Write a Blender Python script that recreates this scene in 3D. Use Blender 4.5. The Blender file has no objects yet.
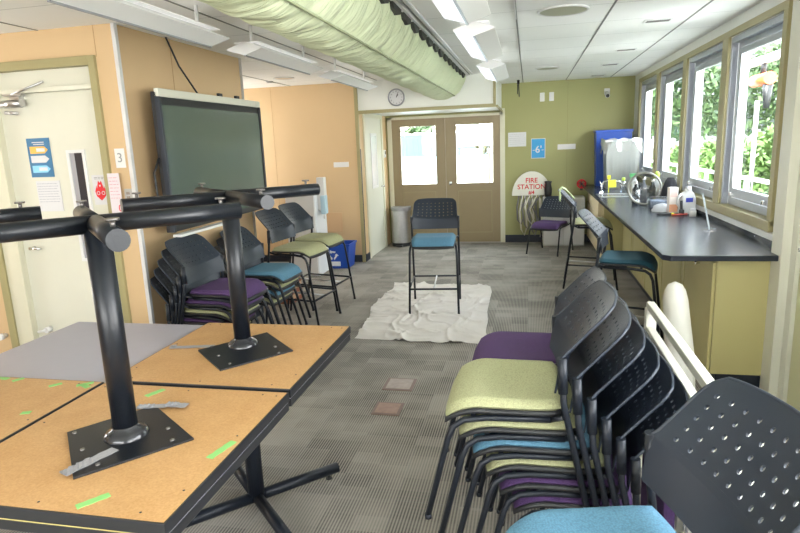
import bpy, bmesh, math, random
from mathutils import Vector, Matrix
random.seed(7)
PI = math.pi
C = bpy.context.scene.collection
S = bpy.context.scene
# ------------------------------------------------------------------ camera
H = 1.65
cam = bpy.data.cameras.new('camera'); cam.sensor_width = 36; cam.lens = 592.155/800*36
cam.clip_start = .02; cam.clip_end = 2000
co = bpy.data.objects.new('camera', cam); C.objects.link(co); S.camera = co
yaw, pit, roll = math.radians(12.48997), math.radians(11.70689), math.radians(-2.35866)
fw = Vector((-math.sin(yaw)*math.cos(pit), math.cos(yaw)*math.cos(pit), -math.sin(pit)))
r0 = Vector((math.cos(yaw), math.sin(yaw), 0)); u0 = r0.cross(fw)
rr = r0*math.cos(roll)+u0*math.sin(roll); uu = -r0*math.sin(roll)+u0*math.cos(roll)
M = Matrix((rr, uu, -fw)).transposed().to_4x4(); M.translation = Vector((0, 0, H)); co.matrix_world = M
# ------------------------------------------------------------------ world, sun, exposure
w = bpy.data.worlds.new('sky'); S.world = w; w.use_nodes = True
nt = w.node_tree; nt.nodes.clear()
out = nt.nodes.new('ShaderNodeOutputWorld'); bg = nt.nodes.new('ShaderNodeBackground')
tc = nt.nodes.new('ShaderNodeTexCoord'); sep = nt.nodes.new('ShaderNodeSeparateXYZ'); cr = nt.nodes.new('ShaderNodeValToRGB')
cr.color_ramp.elements[0].position = 0.0; cr.color_ramp.elements[0].color = (1, .985, .95, 1)
cr.color_ramp.elements[1].position = .7; cr.color_ramp.elements[1].color = (.82, .89, 1, 1)
nt.links.new(tc.outputs['Generated'], sep.inputs[0]); nt.links.new(sep.outputs['Z'], cr.inputs[0])
nt.links.new(cr.outputs[0], bg.inputs[0]); nt.links.new(bg.outputs[0], out.inputs[0])
bg.inputs[1].default_value = 6.3
sun = bpy.data.lights.new('sun', 'SUN'); sun.energy = 9; sun.angle = math.radians(8); sun.color = (1, .97, .9)
so = bpy.data.objects.new('sun', sun); C.objects.link(so); so.rotation_euler = (math.radians(25), math.radians(-28), 0)
S.view_settings.view_transform = 'Standard'; S.view_settings.look = 'None'
S.view_settings.gamma = 1; S.view_settings.use_curve_mapping = False
S.view_settings.exposure = 1.46
def portal(name, loc, rot, sx, sy):
    l = bpy.data.lights.new(name, 'AREA'); l.shape = 'RECTANGLE'; l.size = sx; l.size_y = sy
    l.cycles.is_portal = True
    o = bpy.data.objects.new(name, l); C.objects.link(o); o.location = loc; o.rotation_euler = rot
portal('portal_window', (1.72, 6.8, 1.7), (0, PI/2, 0), 1.5, 5.4)
portal('portal_door', (-1.3, 9.85, 1.4), (-PI/2, 0, 0), 1.8, 1.2)
portal('portal_near', (1.72, .2, 1.7), (0, PI/2, 0), 1.4, 4.4)
portal('portal_rear', (-1.6, -2.35, 1.75), (PI/2, 0, 0), 3.2, 1.1)
portal('portal_alcove', (-4.65, 6.85, 1.6), (0, -PI/2, 0), 1.4, 1.9)
portal('portal_left', (-6.05, 1.6, 1.6), (0, -PI/2, 0), 1.4, 3.0)
# ------------------------------------------------------------------ materials
MATS = {}
def mat(name, col, rough=.5, metal=0., bump=0., bscale=60, var=0., vscale=8, emit=None, spec=.5, coat=0, alpha=None):
    if name in MATS: return MATS[name]
    m = bpy.data.materials.new(name); m.use_nodes = True; n = m.node_tree; b = n.nodes['Principled BSDF']
    b.inputs['Base Color'].default_value = (*col, 1); b.inputs['Roughness'].default_value = rough
    b.inputs['Metallic'].default_value = metal; b.inputs['Specular IOR Level'].default_value = spec
    b.inputs['Coat Weight'].default_value = coat
    t = n.nodes.new('ShaderNodeTexCoord')
    if var:
        z = n.nodes.new('ShaderNodeTexNoise'); z.inputs['Scale'].default_value = vscale; z.inputs['Detail'].default_value = 5
        n.links.new(t.outputs['Object'], z.inputs['Vector'])
        mx = n.nodes.new('ShaderNodeMix'); mx.data_type = 'RGBA'
        mx.inputs[6].default_value = (*[c*(1-var) for c in col], 1); mx.inputs[7].default_value = (*[min(1, c*(1+var)) for c in col], 1)
        n.links.new(z.outputs[0], mx.inputs[0]); n.links.new(mx.outputs[2], b.inputs['Base Color'])
    if bump:
        z = n.nodes.new('ShaderNodeTexNoise'); z.inputs['Scale'].default_value = bscale; z.inputs['Detail'].default_value = 3
        n.links.new(t.outputs['Object'], z.inputs['Vector'])
        bp = n.nodes.new('ShaderNodeBump'); bp.inputs['Strength'].default_value = bump; bp.inputs['Distance'].default_value = .01
        n.links.new(z.outputs[0], bp.inputs['Height']); n.links.new(bp.outputs[0], b.inputs['Normal'])
    if emit: b.inputs['Emission Color'].default_value = (*emit[:3], 1); b.inputs['Emission Strength'].default_value = emit[3]
    MATS[name] = m; return m
def math_n(n, op, a, b=None):
    q = n.nodes.new('ShaderNodeMath'); q.operation = op
    for i, v in enumerate((a, b)):
        if v is None: continue
        if isinstance(v, (int, float)): q.inputs[i].default_value = v
        else: n.links.new(v, q.inputs[i])
    return q.outputs[0]
def glassmat(name, tint, gloss=.08, rough=.02):
    m = bpy.data.materials.new(name); m.use_nodes = True; n = m.node_tree; n.nodes.clear()
    o = n.nodes.new('ShaderNodeOutputMaterial'); a = n.nodes.new('ShaderNodeBsdfTransparent'); g = n.nodes.new('ShaderNodeBsdfGlossy')
    x = n.nodes.new('ShaderNodeMixShader'); a.inputs[0].default_value = (*tint, 1); g.inputs['Roughness'].default_value = rough
    x.inputs[0].default_value = gloss
    n.links.new(a.outputs[0], x.inputs[1]); n.links.new(g.outputs[0], x.inputs[2]); n.links.new(x.outputs[0], o.inputs[0])
    MATS[name] = m; return m
tan = mat('peach_wall', (.60, .425, .235), .55, bump=.05, bscale=200, var=.05, vscale=2)
olive = mat('olive_wall', (.35, .345, .145), .6, bump=.05, bscale=150, var=.04, vscale=2)
oltrim = mat('olive_trim', (.33, .29, .14), .45, var=.05)
whitew = mat('white_paint', (.74, .75, .70), .5, var=.02)
cream = mat('cream_paint', (.64, .635, .53), .42, var=.02)
creamd = mat('cream_frame', (.62, .60, .46), .4)
graydoor = mat('tan_brown_paint', (.27, .205, .11), .4, var=.04)
black = mat('black_powder_coat', (.009, .012, .018), .40, bump=.08, bscale=400, spec=.35)
blackg = mat('gloss_black_enamel', (.007, .009, .013), .34, bump=.04, bscale=150, spec=.4)
navy = mat('dark_charcoal_plastic', (.016, .023, .036), .42, bump=.12, bscale=500)
blackp = mat('black_plastic', (.015, .016, .018), .45)
chrome = mat('chrome', (.75, .75, .75), .15, 1)
steel = mat('brushed_steel', (.55, .55, .56), .3, 1, var=.12, vscale=30)
alum = mat('aluminium', (.38, .40, .43), .4, .6, var=.03)
whitep = mat('white_plastic', (.70, .70, .69), .35)
paper = mat('paper', (.64, .64, .65), .7)
inkm = mat('ink', (.10, .10, .14), .7)
red = mat('red', (.70, .02, .03), .4)
blue = mat('blue_plastic', (.008, .065, .38), .35)
base_b = mat('dark_rubber_base', (.012, .018, .032), .5)
cabm = mat('olive_cabinet', (.49, .44, .20), .42, var=.03, vscale=3)
counter = mat('dark_laminate', (.018, .023, .034), .26, var=.12, vscale=25, spec=.32)
glass = glassmat('window_glass', (.96, .98, .97), .06)
clear = glassmat('clear_plastic', (.80, .84, .88), .28, .12)
frost = glassmat('clear_film', (.70, .75, .74), .34, .4)
gray_l = mat('grey_laminate', (.34, .33, .375), .38, var=.03, vscale=20)
tape_g = mat('green_tape', (.22, .50, .15), .6)
tape_s = mat('silver_duct_tape', (.30, .30, .315), .42, .1, bump=.3, bscale=80)
clothm = mat('drop_cloth_canvas', (.66, .62, .57), .9, bump=.15, bscale=120, var=.05, vscale=6)
ductm = mat('pale_green_duct_fabric', (.60, .66, .44), .8, bump=.3, bscale=18, var=.05, vscale=4)
def duct_folds():
    n = ductm.node_tree; b = n.nodes['Principled BSDF']; t = n.nodes.new('ShaderNodeTexCoord'); mp = n.nodes.new('ShaderNodeMapping'); mp.inputs['Scale'].default_value = (2.2, 13, 2.2)
    z = n.nodes.new('ShaderNodeTexNoise'); z.inputs['Scale'].default_value = 1.3; z.inputs['Detail'].default_value = 4; z.inputs['Distortion'].default_value = .6
    n.links.new(t.outputs['Object'], mp.inputs[0]); n.links.new(mp.outputs[0], z.inputs['Vector'])
    bp = n.nodes.new('ShaderNodeBump'); bp.inputs['Strength'].default_value = .9; bp.inputs['Distance'].default_value = .05
    n.links.new(z.outputs[0], bp.inputs['Height']); n.links.new(bp.outputs[0], b.inputs['Normal'])
duct_folds()
screenm = mat('dark_screen_glass', (.095, .125, .105), .16, var=.03, spec=.7)
def board_mat():
    m = mat('particle_board', (.60, .345, .145), .5); n = m.node_tree; b = n.nodes['Principled BSDF']
    t = n.nodes.new('ShaderNodeTexCoord'); v = n.nodes.new('ShaderNodeTexNoise'); v.inputs['Scale'].default_value = 160; v.inputs['Detail'].default_value = 2
    n.links.new(t.outputs['Object'], v.inputs['Vector'])
    v2 = n.nodes.new('ShaderNodeTexNoise'); v2.inputs['Scale'].default_value = 9; v2.inputs['Detail'].default_value = 6
    n.links.new(t.outputs['Object'], v2.inputs['Vector'])
    r = n.nodes.new('ShaderNodeValToRGB'); e = r.color_ramp.elements
    e[0].position = .3; e[0].color = (.40, .215, .075, 1); e[1].position = .72; e[1].color = (.55, .33, .145, 1)
    f = math_n(n, 'ADD', math_n(n, 'MULTIPLY', v.outputs[0], .62), math_n(n, 'MULTIPLY', v2.outputs[0], .38))
    n.links.new(f, r.inputs[0]); n.links.new(r.outputs[0], b.inputs['Base Color']); return m
board = board_mat()
def seat_mat(name, col):
    m = mat(name, col, .85); n = m.node_tree; b = n.nodes['Principled BSDF']; b.inputs['Sheen Weight'].default_value = 0
    t = n.nodes.new('ShaderNodeTexCoord'); v = n.nodes.new('ShaderNodeTexVoronoi'); v.inputs['Scale'].default_value = 190
    n.links.new(t.outputs['Object'], v.inputs['Vector'])
    mx = n.nodes.new('ShaderNodeMix'); mx.data_type = 'RGBA'
    mx.inputs[6].default_value = (*[min(1, c*1.12) for c in col], 1); mx.inputs[7].default_value = (*[c*.7 for c in col], 1)
    n.links.new(v.outputs['Distance'], mx.inputs[0]); n.links.new(mx.outputs[2], b.inputs['Base Color'])
    bp = n.nodes.new('ShaderNodeBump'); bp.inputs['Strength'].default_value = .3; bp.inputs['Distance'].default_value = .004
    n.links.new(v.outputs['Distance'], bp.inputs['Height']); n.links.new(bp.outputs[0], b.inputs['Normal']); return m
SEAT = dict(green=seat_mat('sage_green_fabric', (.38, .385, .21)), blue=seat_mat('sky_blue_fabric', (.09, .22, .32)),
            teal=seat_mat('teal_blue_fabric', (.013, .075, .11)), purple=seat_mat('purple_fabric', (.07, .03, .115)))
def carpet_mat():
    m = mat('carpet_tile', (.2, .19, .17), .95); n = m.node_tree; b = n.nodes['Principled BSDF']
    t = n.nodes.new('ShaderNodeTexCoord'); sp = n.nodes.new('ShaderNodeSeparateXYZ'); n.links.new(t.outputs['Object'], sp.inputs[0])
    X, Y = sp.outputs[0], sp.outputs[1]
    # tile seams
    def cell(v, s): return math_n(n, 'FLOOR', math_n(n, 'DIVIDE', v, s))
    cb = n.nodes.new('ShaderNodeCombineXYZ'); n.links.new(cell(X, .305), cb.inputs[0]); n.links.new(cell(Y, .305), cb.inputs[1])
    wn = n.nodes.new('ShaderNodeTexWhiteNoise'); wn.noise_dimensions = '2D'; n.links.new(cb.outputs[0], wn.inputs['Vector'])
    cb2 = n.nodes.new('ShaderNodeCombineXYZ'); n.links.new(cell(X, .153), cb2.inputs[0]); n.links.new(cell(Y, .11), cb2.inputs[1])
    wn2 = n.nodes.new('ShaderNodeTexWhiteNoise'); wn2.noise_dimensions = '2D'; n.links.new(cb2.outputs[0], wn2.inputs['Vector'])
    nz = n.nodes.new('ShaderNodeTexNoise'); nz.inputs['Scale'].default_value = 2.6; nz.inputs['Detail'].default_value = 3
    n.links.new(t.outputs['Object'], nz.inputs['Vector'])
    patch = math_n(n, 'ADD', math_n(n, 'MULTIPLY', wn2.outputs[0], .22), math_n(n, 'ADD', math_n(n, 'MULTIPLY', wn.outputs[0], .25), math_n(n, 'MULTIPLY', nz.outputs[0], .8)))
    strg = n.nodes.new('ShaderNodeMapRange'); n.links.new(patch, strg.inputs[0]); strg.inputs[1].default_value = .45; strg.inputs[2].default_value = .85
    st = math_n(n, 'SINE', math_n(n, 'MULTIPLY', X, 2*PI/.0145)); st = math_n(n, 'ADD', math_n(n, 'MULTIPLY', st, .5), .5)
    dy = math_n(n, 'SINE', math_n(n, 'MULTIPLY', Y, 2*PI/.028)); st = math_n(n, 'MULTIPLY', st, math_n(n, 'ADD', .96, math_n(n, 'MULTIPLY', dy, .04)))
    fac = math_n(n, 'SUBTRACT', 1.0, math_n(n, 'MULTIPLY', st, math_n(n, 'ADD', .34, math_n(n, 'MULTIPLY', strg.outputs[0], .62))))
    fac = math_n(n, 'MULTIPLY', fac, math_n(n, 'SUBTRACT', 1.12, math_n(n, 'MULTIPLY', strg.outputs[0], .2)))
    seam = None
    for v in (X, Y):
        fr = math_n(n, 'FRACT', math_n(n, 'DIVIDE', v, .61)); s = math_n(n, 'LESS_THAN', fr, .012)
        seam = s if seam is None else math_n(n, 'MAXIMUM', seam, s)
    mx = n.nodes.new('ShaderNodeMix'); mx.data_type = 'RGBA'; mx.inputs[6].default_value = (.040, .038, .037, 1); mx.inputs[7].default_value = (.345, .315, .27, 1)
    n.links.new(fac, mx.inputs[0])
    m2 = n.nodes.new('ShaderNodeMix'); m2.data_type = 'RGBA'; n.links.new(math_n(n, 'MULTIPLY', seam, .18), m2.inputs[0]); n.links.new(mx.outputs[2], m2.inputs[6]); m2.inputs[7].default_value = (.33, .32, .30, 1)
    n.links.new(m2.outputs[2], b.inputs['Base Color'])
    bp = n.nodes.new('ShaderNodeBump'); bp.inputs['Strength'].default_value = .3; bp.inputs['Distance'].default_value = .003
    n.links.new(st, bp.inputs['Height']); n.links.new(bp.outputs[0], b.inputs['Normal']); return m
carpet = carpet_mat()
def ceil_mat():
    m = mat('ceiling_tile', (.72, .73, .68), .8); n = m.node_tree; b = n.nodes['Principled BSDF']
    t = n.nodes.new('ShaderNodeTexCoord'); sp = n.nodes.new('ShaderNodeSeparateXYZ'); n.links.new(t.outputs['Object'], sp.inputs[0])
    a = math_n(n, 'LESS_THAN', math_n(n, 'FRACT', math_n(n, 'DIVIDE', math_n(n, 'ADD', sp.outputs[1], .1), .64)), .012)
    cb = n.nodes.new('ShaderNodeCombineXYZ')
    n.links.new(math_n(n, 'FLOOR', math_n(n, 'DIVIDE', math_n(n, 'ADD', sp.outputs[0], .09), .64)), cb.inputs[0])
    n.links.new(math_n(n, 'FLOOR', math_n(n, 'DIVIDE', math_n(n, 'ADD', sp.outputs[1], .1), .64)), cb.inputs[1])
    wn = n.nodes.new('ShaderNodeTexWhiteNoise'); n.links.new(cb.outputs[0], wn.inputs['Vector'])
    mx = n.nodes.new('ShaderNodeMix'); mx.data_type = 'RGBA'; mx.inputs[6].default_value = (.82, .83, .79, 1); mx.inputs[7].default_value = (.87, .875, .85, 1)
    n.links.new(wn.outputs[0], mx.inputs[0])
    m2 = n.nodes.new('ShaderNodeMix'); m2.data_type = 'RGBA'; n.links.new(math_n(n, 'MULTIPLY', a, .7), m2.inputs[0]); n.links.new(mx.outputs[2], m2.inputs[6]); m2.inputs[7].default_value = (.36, .37, .34, 1)
    n.links.new(m2.outputs[2], b.inputs['Base Color']); return m
ceilm = ceil_mat()
# ------------------------------------------------------------------ mesh helpers
class MB:
    def __init__(s): s.v = []; s.f = []; s.sm = []
    def add(s, vs, fs, smooth=False):
        o = len(s.v); s.v += [tuple(x) for x in vs]; s.f += [tuple(i+o for i in f) for f in fs]; s.sm += [smooth]*len(fs); return s
    def box(s, a, b, rz=0, piv=None):
        (x0, y0, z0), (x1, y1, z1) = a, b
        vs = [Vector((x, y, z)) for z in (z0, z1) for (x, y) in ((x0, y0), (x1, y0), (x1, y1), (x0, y1))]
        if rz:
            p = Vector(piv or ((x0+x1)/2, (y0+y1)/2, 0)); R = Matrix.Rotation(rz, 3, 'Z'); vs = [R @ (v-p)+p for v in vs]
        return s.add(vs, [(3, 2, 1, 0), (4, 5, 6, 7), (0, 1, 5, 4), (1, 2, 6, 5), (2, 3, 7, 6), (3, 0, 4, 7)])
    def tube(s, pts, r, n=12, cap=True, closed=False):
        pts = [Vector(p) for p in pts]; k = len(pts); rs = r if isinstance(r, (list, tuple)) else [r]*k
        vs = []; up = None
        for i, p in enumerate(pts):
            if closed: d = (pts[(i+1) % k]-pts[i-1])
            else: d = (pts[min(i+1, k-1)]-pts[max(i-1, 0)])
            d.normalize()
            if up is None: up = Vector((0, 0, 1)) if abs(d.z) < .9 else Vector((1, 0, 0))
            a = d.cross(up).normalized(); up = a.cross(d).normalized()
            for j in range(n):
                t = 2*PI*j/n; vs.append(p+(a*math.cos(t)+up*math.sin(t))*rs[i])
        fs = []
        for i in range(k if closed else k-1):
            q = (i+1) % k
            for j in range(n): fs.append((i*n+j, i*n+(j+1) % n, q*n+(j+1) % n, q*n+j))
        s.add(vs, fs, True)
        if cap and not closed:
            o = len(s.v)-len(vs); s.f += [tuple(o+j for j in range(n))[::-1], tuple(o+(k-1)*n+j for j in range(n))]; s.sm += [False, False]
        return s
    def lathe(s, prof, c=(0, 0, 0), n=24, axis='z', ang=2*PI):
        vs = []; full = abs(ang-2*PI) < 1e-6; m = n if full else n+1
        for (r, h) in prof:
            for j in range(m):
                t = ang*j/n; a, b = r*math.cos(t), r*math.sin(t)
                v = {'z': (a, b, h), 'y': (a, h, b), 'x': (h, a, b)}[axis]; vs.append((v[0]+c[0], v[1]+c[1], v[2]+c[2]))
        fs = []
        for i in range(len(prof)-1):
            for j in range(n):
                q = (j+1) % m; fs.append((i*m+j, i*m+q, (i+1)*m+q, (i+1)*m+j))
        return s.add(vs, fs, True)
    def prism(s, poly, h0, h1, axis='z'):
        n = len(poly); P = {'z': lambda a, b, h: (a, b, h), 'y': lambda a, b, h: (a, h, b), 'x': lambda a, b, h: (h, a, b)}[axis]
        vs = [P(a, b, h) for h in (h0, h1) for (a, b) in poly]
        return s.add(vs, [tuple(range(n))[::-1], tuple(range(n, 2*n))]+[(i, (i+1) % n, n+(i+1) % n, n+i) for i in range(n)])
    def mesh(s, name, m, bevel=0):
        me = bpy.data.meshes.new(name); me.from_pydata(s.v, [], s.f)
        me.polygons.foreach_set('use_smooth', s.sm)
        b = bmesh.new(); b.from_mesh(me)
        if bevel:
            es = [e for e in b.edges if len(e.link_faces) == 2 and e.calc_face_angle(0) > .6]
            bmesh.ops.bevel(b, geom=es, offset=bevel, segments=2, affect='EDGES', profile=.6, clamp_overlap=True)
        bmesh.ops.recalc_face_normals(b, faces=b.faces); b.to_mesh(me); b.free()
        me.materials.append(m); return me
    def obj(s, name, m, parent=None, bevel=0):
        o = bpy.data.objects.new(name, s.mesh(name, m, bevel)); C.objects.link(o); o.parent = parent; return o
def tag(o, label=None, cat=None, group=None, kind=None):
    for k, v in (('label', label), ('category', cat), ('group', group), ('kind', kind)):
        if v: o[k] = v
    return o
def thing(name, label, cat, loc=(0, 0, 0), rz=0, group=None):
    o = bpy.data.objects.new(name, None); C.objects.link(o); o.location = loc; o.rotation_euler = (0, 0, rz); o.empty_display_size = .05
    return tag(o, label, cat, group)
def dup(root, loc, rz, label=None, group=None):
    r = root.copy(); C.objects.link(r); r.location = loc; r.rotation_euler = (0, 0, rz)
    if label: r['label'] = label
    if group: r['group'] = group
    def rec(a, b):
        for ch in list(a.children):
            c = ch.copy(); C.objects.link(c); c.parent = b; rec(ch, c)
    rec(root, r); return r
def struct(name, mb, m, parent=None, bevel=0):
    o = mb.obj(name, m, parent, bevel)
    if parent is None: o['kind'] = 'structure'
    return o
def sroot(name, loc=(0, 0, 0), rz=0):
    o = bpy.data.objects.new(name, None); C.objects.link(o); o.location = loc; o.rotation_euler = (0, 0, rz); o['kind'] = 'structure'; return o
B = lambda a, b: MB().box(a, b)
def text(name, body, size, m, parent, loc, rot, ext=.001, align='CENTER', bold=0):
    cu = bpy.data.curves.new(name, 'FONT'); cu.body = body; cu.size = size; cu.extrude = ext; cu.align_x = align; cu.align_y = 'CENTER'; cu.offset = bold
    tmp = bpy.data.objects.new(name, cu); C.objects.link(tmp); bpy.context.view_layer.update()
    me = bpy.data.meshes.new_from_object(tmp.evaluated_get(bpy.context.evaluated_depsgraph_get())); bpy.data.objects.remove(tmp)
    me.materials.clear(); me.materials.append(m)
    o = bpy.data.objects.new(name, me); C.objects.link(o); o.location = loc; o.rotation_euler = rot; o.parent = parent; return o
FRONT = (PI/2, 0, 0)          # text on a wall that faces -Y
# ------------------------------------------------------------------ room shell
ZC = 2.5; YB = 9.745; XR = 1.55; YR = -2.4
struct('floor', B((-6, YR, -.1), (1.75, YB+.02, 0)), carpet)
struct('ceiling', B((-6, YR, ZC), (1.75, YB+.02, ZC+.12)), ceilm)
# wall_left: the door wall faces the camera at Y 3.65, door opening X -3.70..-2.85
wl = MB(); wl.box((-6, 3.65, 0), (-3.86, 3.77, ZC)); wl.box((-3.86, 3.65, 2.28), (-2.85, 3.77, ZC)); wl.box((-2.85, 3.65, 0), (-2.68, 3.77, ZC))
wl.box((-2.80, 3.77, 0), (-2.68, 5.45, ZC))
struct('wall_left', wl, tan)
struct('wall_alcove_side', B((-4.6, 5.33, 0), (-2.8, 5.45, ZC)), tan)
struct('wall_alcove_end', MB().box((-4.72, 5.33, 0), (-4.6, 8.2, .9)).box((-4.72, 5.33, 2.3), (-4.6, 8.2, ZC)).box((-4.72, 5.33, .9), (-4.6, 7.1, 2.3)).box((-4.72, 7.8, .9), (-4.6, 8.2, 2.3)), tan)
struct('wall_alcove_back', B((-4.6, 8.1, 0), (-2.30, 8.2, ZC)), tan)
vl = MB(); vl.box((-2.42, 8.2, 0), (-2.30, 8.42, 2.1)); vl.box((-2.42, 9.34, 0), (-2.30, YB, 2.1)); vl.box((-2.42, 8.42, 2.04), (-2.30, 9.34, 2.1))
struct('wall_vestibule', vl, tan)
wb = MB(); wb.box((-2.5, YB, 2.03), (-.44, YB+.12, ZC)); wb.box((-.44, YB, 0), (1.75, YB+.12, ZC)); wb.box((-2.5, YB, 0), (-2.2, YB+.12, 2.03))
struct('wall_back', wb, olive)
struct('wall_soffit', B((-2.30, 8.1, 2.10), (-.42, YB, ZC)), whitew)
# right wall with four openings
OP = [(4.29, 5.34), (5.49, 6.62), (6.77, 7.92), (8.07, 9.18)]
wr = MB(); wr.box((XR, YR, 0), (XR+.14, YB, 1.03)); wr.box((XR, YR, 2.36), (XR+.14, YB, ZC))
OPS = [(-1.9, -.1), (.3, 2.3)]+OP  # unseen openings nearer the camera, added to let in more daylight
ys = [YR]+[y for o in OPS for y in o]+[YB]
for i in range(0, len(ys), 2): wr.box((XR, ys[i], 1.03), (XR+.14, ys[i+1], 2.36))
struct('wall_right', wr, whitew)
struct('trim_1', MB().box((1.46, 3.83, 0), (1.555, 3.98, ZC)), cream, bevel=.004)
rear = MB(); rear.box((-6, YR-.12, 0), (1.75, YR, 1.2)); rear.box((-6, YR-.12, 2.3), (1.75, YR, ZC)); rear.box((-6, YR-.12, 1.2), (-3.6, YR, 2.3)); rear.box((0, YR-.12, 1.2), (1.75, YR, 2.3))  # opening behind the camera is added as daylight fill
struct('wall_rear', rear, whitew)
struct('wall_far_left', MB().box((-6.12, YR, 0), (-6, 3.77, .9)).box((-6.12, YR, 2.3), (-6, 3.77, ZC)).box((-6.12, YR, .9), (-6, 2.5, 2.3)).box((-6.12, 3.1, .9), (-6, 3.77, 2.3)), tan)
# corner metal strips, panel joints, trims
struct('trim_2', MB().box((-2.683, 3.64, 0), (-2.655, 3.668, ZC)), mat('bright_metal_strip', (.72, .73, .74), .35, .35, var=.2, vscale=6))
struct('trim_3', MB().box((-2.683, 5.425, 0), (-2.668, 5.455, ZC)), steel)
struct('trim_4', MB().box((-2.335, 8.07, 0), (-2.29, 8.1, ZC)).box((-2.30, 8.075, 2.07), (-.42, 8.1, 2.115)).box((-.455, 8.07, 2.07), (-.42, 8.1, ZC)).box((-.42, 8.1, 2.07), (-.40, YB, 2.1)), oltrim)
struct('trim_5', MB().box((-.445, YB-.03, 0), (-.37, YB, 2.13)).box((-2.27, YB-.03, 0), (-2.2, YB, 2.07)).box((-2.27, YB-.03, 2.03), (-.40, YB, 2.07)), creamd)
struct('trim_6', MB().box((-2.302, 8.32, 0), (-2.28, 8.42, 2.1)).box((-2.302, 9.34, 0), (-2.28, 9.42, 2.1)).box((-2.302, 8.42, 2.04), (-2.28, 9.34, 2.1)), creamd)
struct('trim_7', MB().box((-2.315, 8.085, .0), (-2.285, 8.115, 1.6)), blackp)
pj = MB()
for x in (-2.825,): pj.box((x, 3.648, 2.3), (x+.004, 3.651, ZC))
pj.box((-2.681, 4.30, 0), (-2.678, 4.304, ZC)); pj.box((-3.56, 8.098, 0), (-3.556, 8.101, ZC))
struct('trim_8', pj, mat('panel_joint', (.42, .26, .12), .6))
struct('trim_9', MB().box((.58, YB-.002, 0), (.584, YB, ZC)), mat('olive_joint', (.25, .24, .09), .6))
struct('baseboard_back', B((-.37, YB-.015, 0), (1.0, YB, .12)), base_b)
struct('baseboard_alcove', MB().box((-4.6, 8.085, 0), (-2.30, 8.1, .1)).box((-2.30, 8.1, 0), (-2.285, 8.32, .1)), base_b)
struct('baseboard_left', MB().box((-2.68, 3.77, 0), (-2.665, 5.45, .1)).box((-2.85, 3.635, 0), (-2.68, 3.65, .1)), base_b)
# ceiling rails of the grid
gr = MB()
for x in (1.19, .55, -.09, -.76, -2.01, -3.25): gr.box((x-.006, YR, ZC-.004), (x+.006, YB, ZC))
struct('trim_10', gr, mat('grid_dark_grey', (.22, .23, .21), .5, .3))  # dark grey lines of the ceiling grid
gr2 = MB()
for x in (-.72, -.095): gr2.box((x-.006, YR, ZC-.012), (x+.006, 8.1 if x < -.5 else 4.6, ZC))
struct('trim_11', gr2, whitep)
# window trims: olive casing, posts and sill
ct = MB(); X0 = XR-.022
ct.box((X0, 4.22, 2.36), (XR, 9.30, 2.41)); ct.box((X0-.01, 4.22, .99), (XR+.1, 9.30, 1.06))
for a, b in ((4.22, 4.29), (5.34, 5.49), (6.62, 6.77), (7.92, 8.07), (9.18, 9.30)): ct.box((X0, a, 1.03), (XR, b, 2.36))
struct('trim_12', ct, oltrim, bevel=.003)
tag(MB().box((XR-.028, 4.0, .945), (XR, 9.2, .985)).box((XR-.03, 5.0, .95), (XR, 5.004, .98)).obj('cable_raceway', whitep, bevel=.004),
    'long white cable raceway under the olive window sills, above the dark counter', 'raceway')
for i, (a, b) in enumerate(OP):
    w_ = sroot('window_%d' % (i+1), (XR+.05, 0, 0))
    f = MB(); f.box((0, a+.02, 1.06), (.05, a+.07, 2.32)); f.box((0, b-.07, 1.06), (.05, b-.02, 2.32)); f.box((0, a+.07, 2.27), (.05, b-.07, 2.32)); f.box((0, a+.07, 1.06), (.05, b-.07, 1.12))
    f.box((-.048, a, 1.06), (.0, a+.015, 2.355)); f.box((-.048, b-.015, 1.06), (.0, b, 2.355)); f.box((-.048, a+.015, 2.31), (.0, b-.015, 2.355))
    f.obj('window_frame', alum, w_, .004)
    s = MB(); s.box((-.02, a+.08, 1.13), (.02, a+.12, 2.26)); s.box((-.02, b-.16, 1.13), (.02, b-.09, 2.26)); s.box((-.02, a+.12, 2.215), (.02, b-.16, 2.26)); s.box((-.02, a+.12, 1.13), (.02, b-.15, 1.2))
    s.obj('sash', alum, w_, .003)
    B((.022, a+.12, 1.2), (.028, b-.12, 2.22)).obj('pane', glass, w_)
    for y in (a+.16, b-.2): B((-.045, y, 1.14), (-.02, y+.04, 1.17)).obj('latch', chrome, w_, .003)
# doors -------------------------------------------------
d = sroot('door_1', (0, 3.69, 0))      # cream door at the left
B((-3.70, 0, 0), (-2.88, .045, 2.1)).obj('door_leaf', cream, d, .003)
B((-3.70, -.006, 2.13), (-2.88, .04, 2.25)).obj('transom_panel', cream, d, .003)
B((-3.71, -.05, 2.1), (-2.87, .03, 2.13)).obj('transom_bar', cream, d, .003)
vf = MB(); x0, x1, z0, z1 = -3.20, -3.05, .9, 1.70
vf.box((x0, -.012, z0), (x0+.022, 0, z1)); vf.box((x1-.022, -.012, z0), (x1, 0, z1)); vf.box((x0+.022, -.012, z1-.022), (x1-.022, 0, z1)); vf.box((x0+.022, -.012, z0), (x1-.022, 0, z0+.022))
vf.obj('lite_frame', whitep, d)
B((x0+.022, -.004, z0+.022), (x0+.06, -.001, z1-.022)).obj('lite_pane', mat('grey_pane', (.35, .35, .38), .2), d)
B((x0+.06, -.004, z0+.022), (x1-.022, -.001, z1-.022)).obj('lite_dark_pane', mat('dark_pane', (.03, .03, .04), .15), d)  # darker part of the door lite, next to the grey part
MB().tube([(-3.60, -.05, 1.0), (-3.50, -.05, 1.0)], .009).tube([(-3.60, 0, 1.0), (-3.60, -.05, 1.0)], .012).obj('door_handle', chrome, d)
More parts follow.
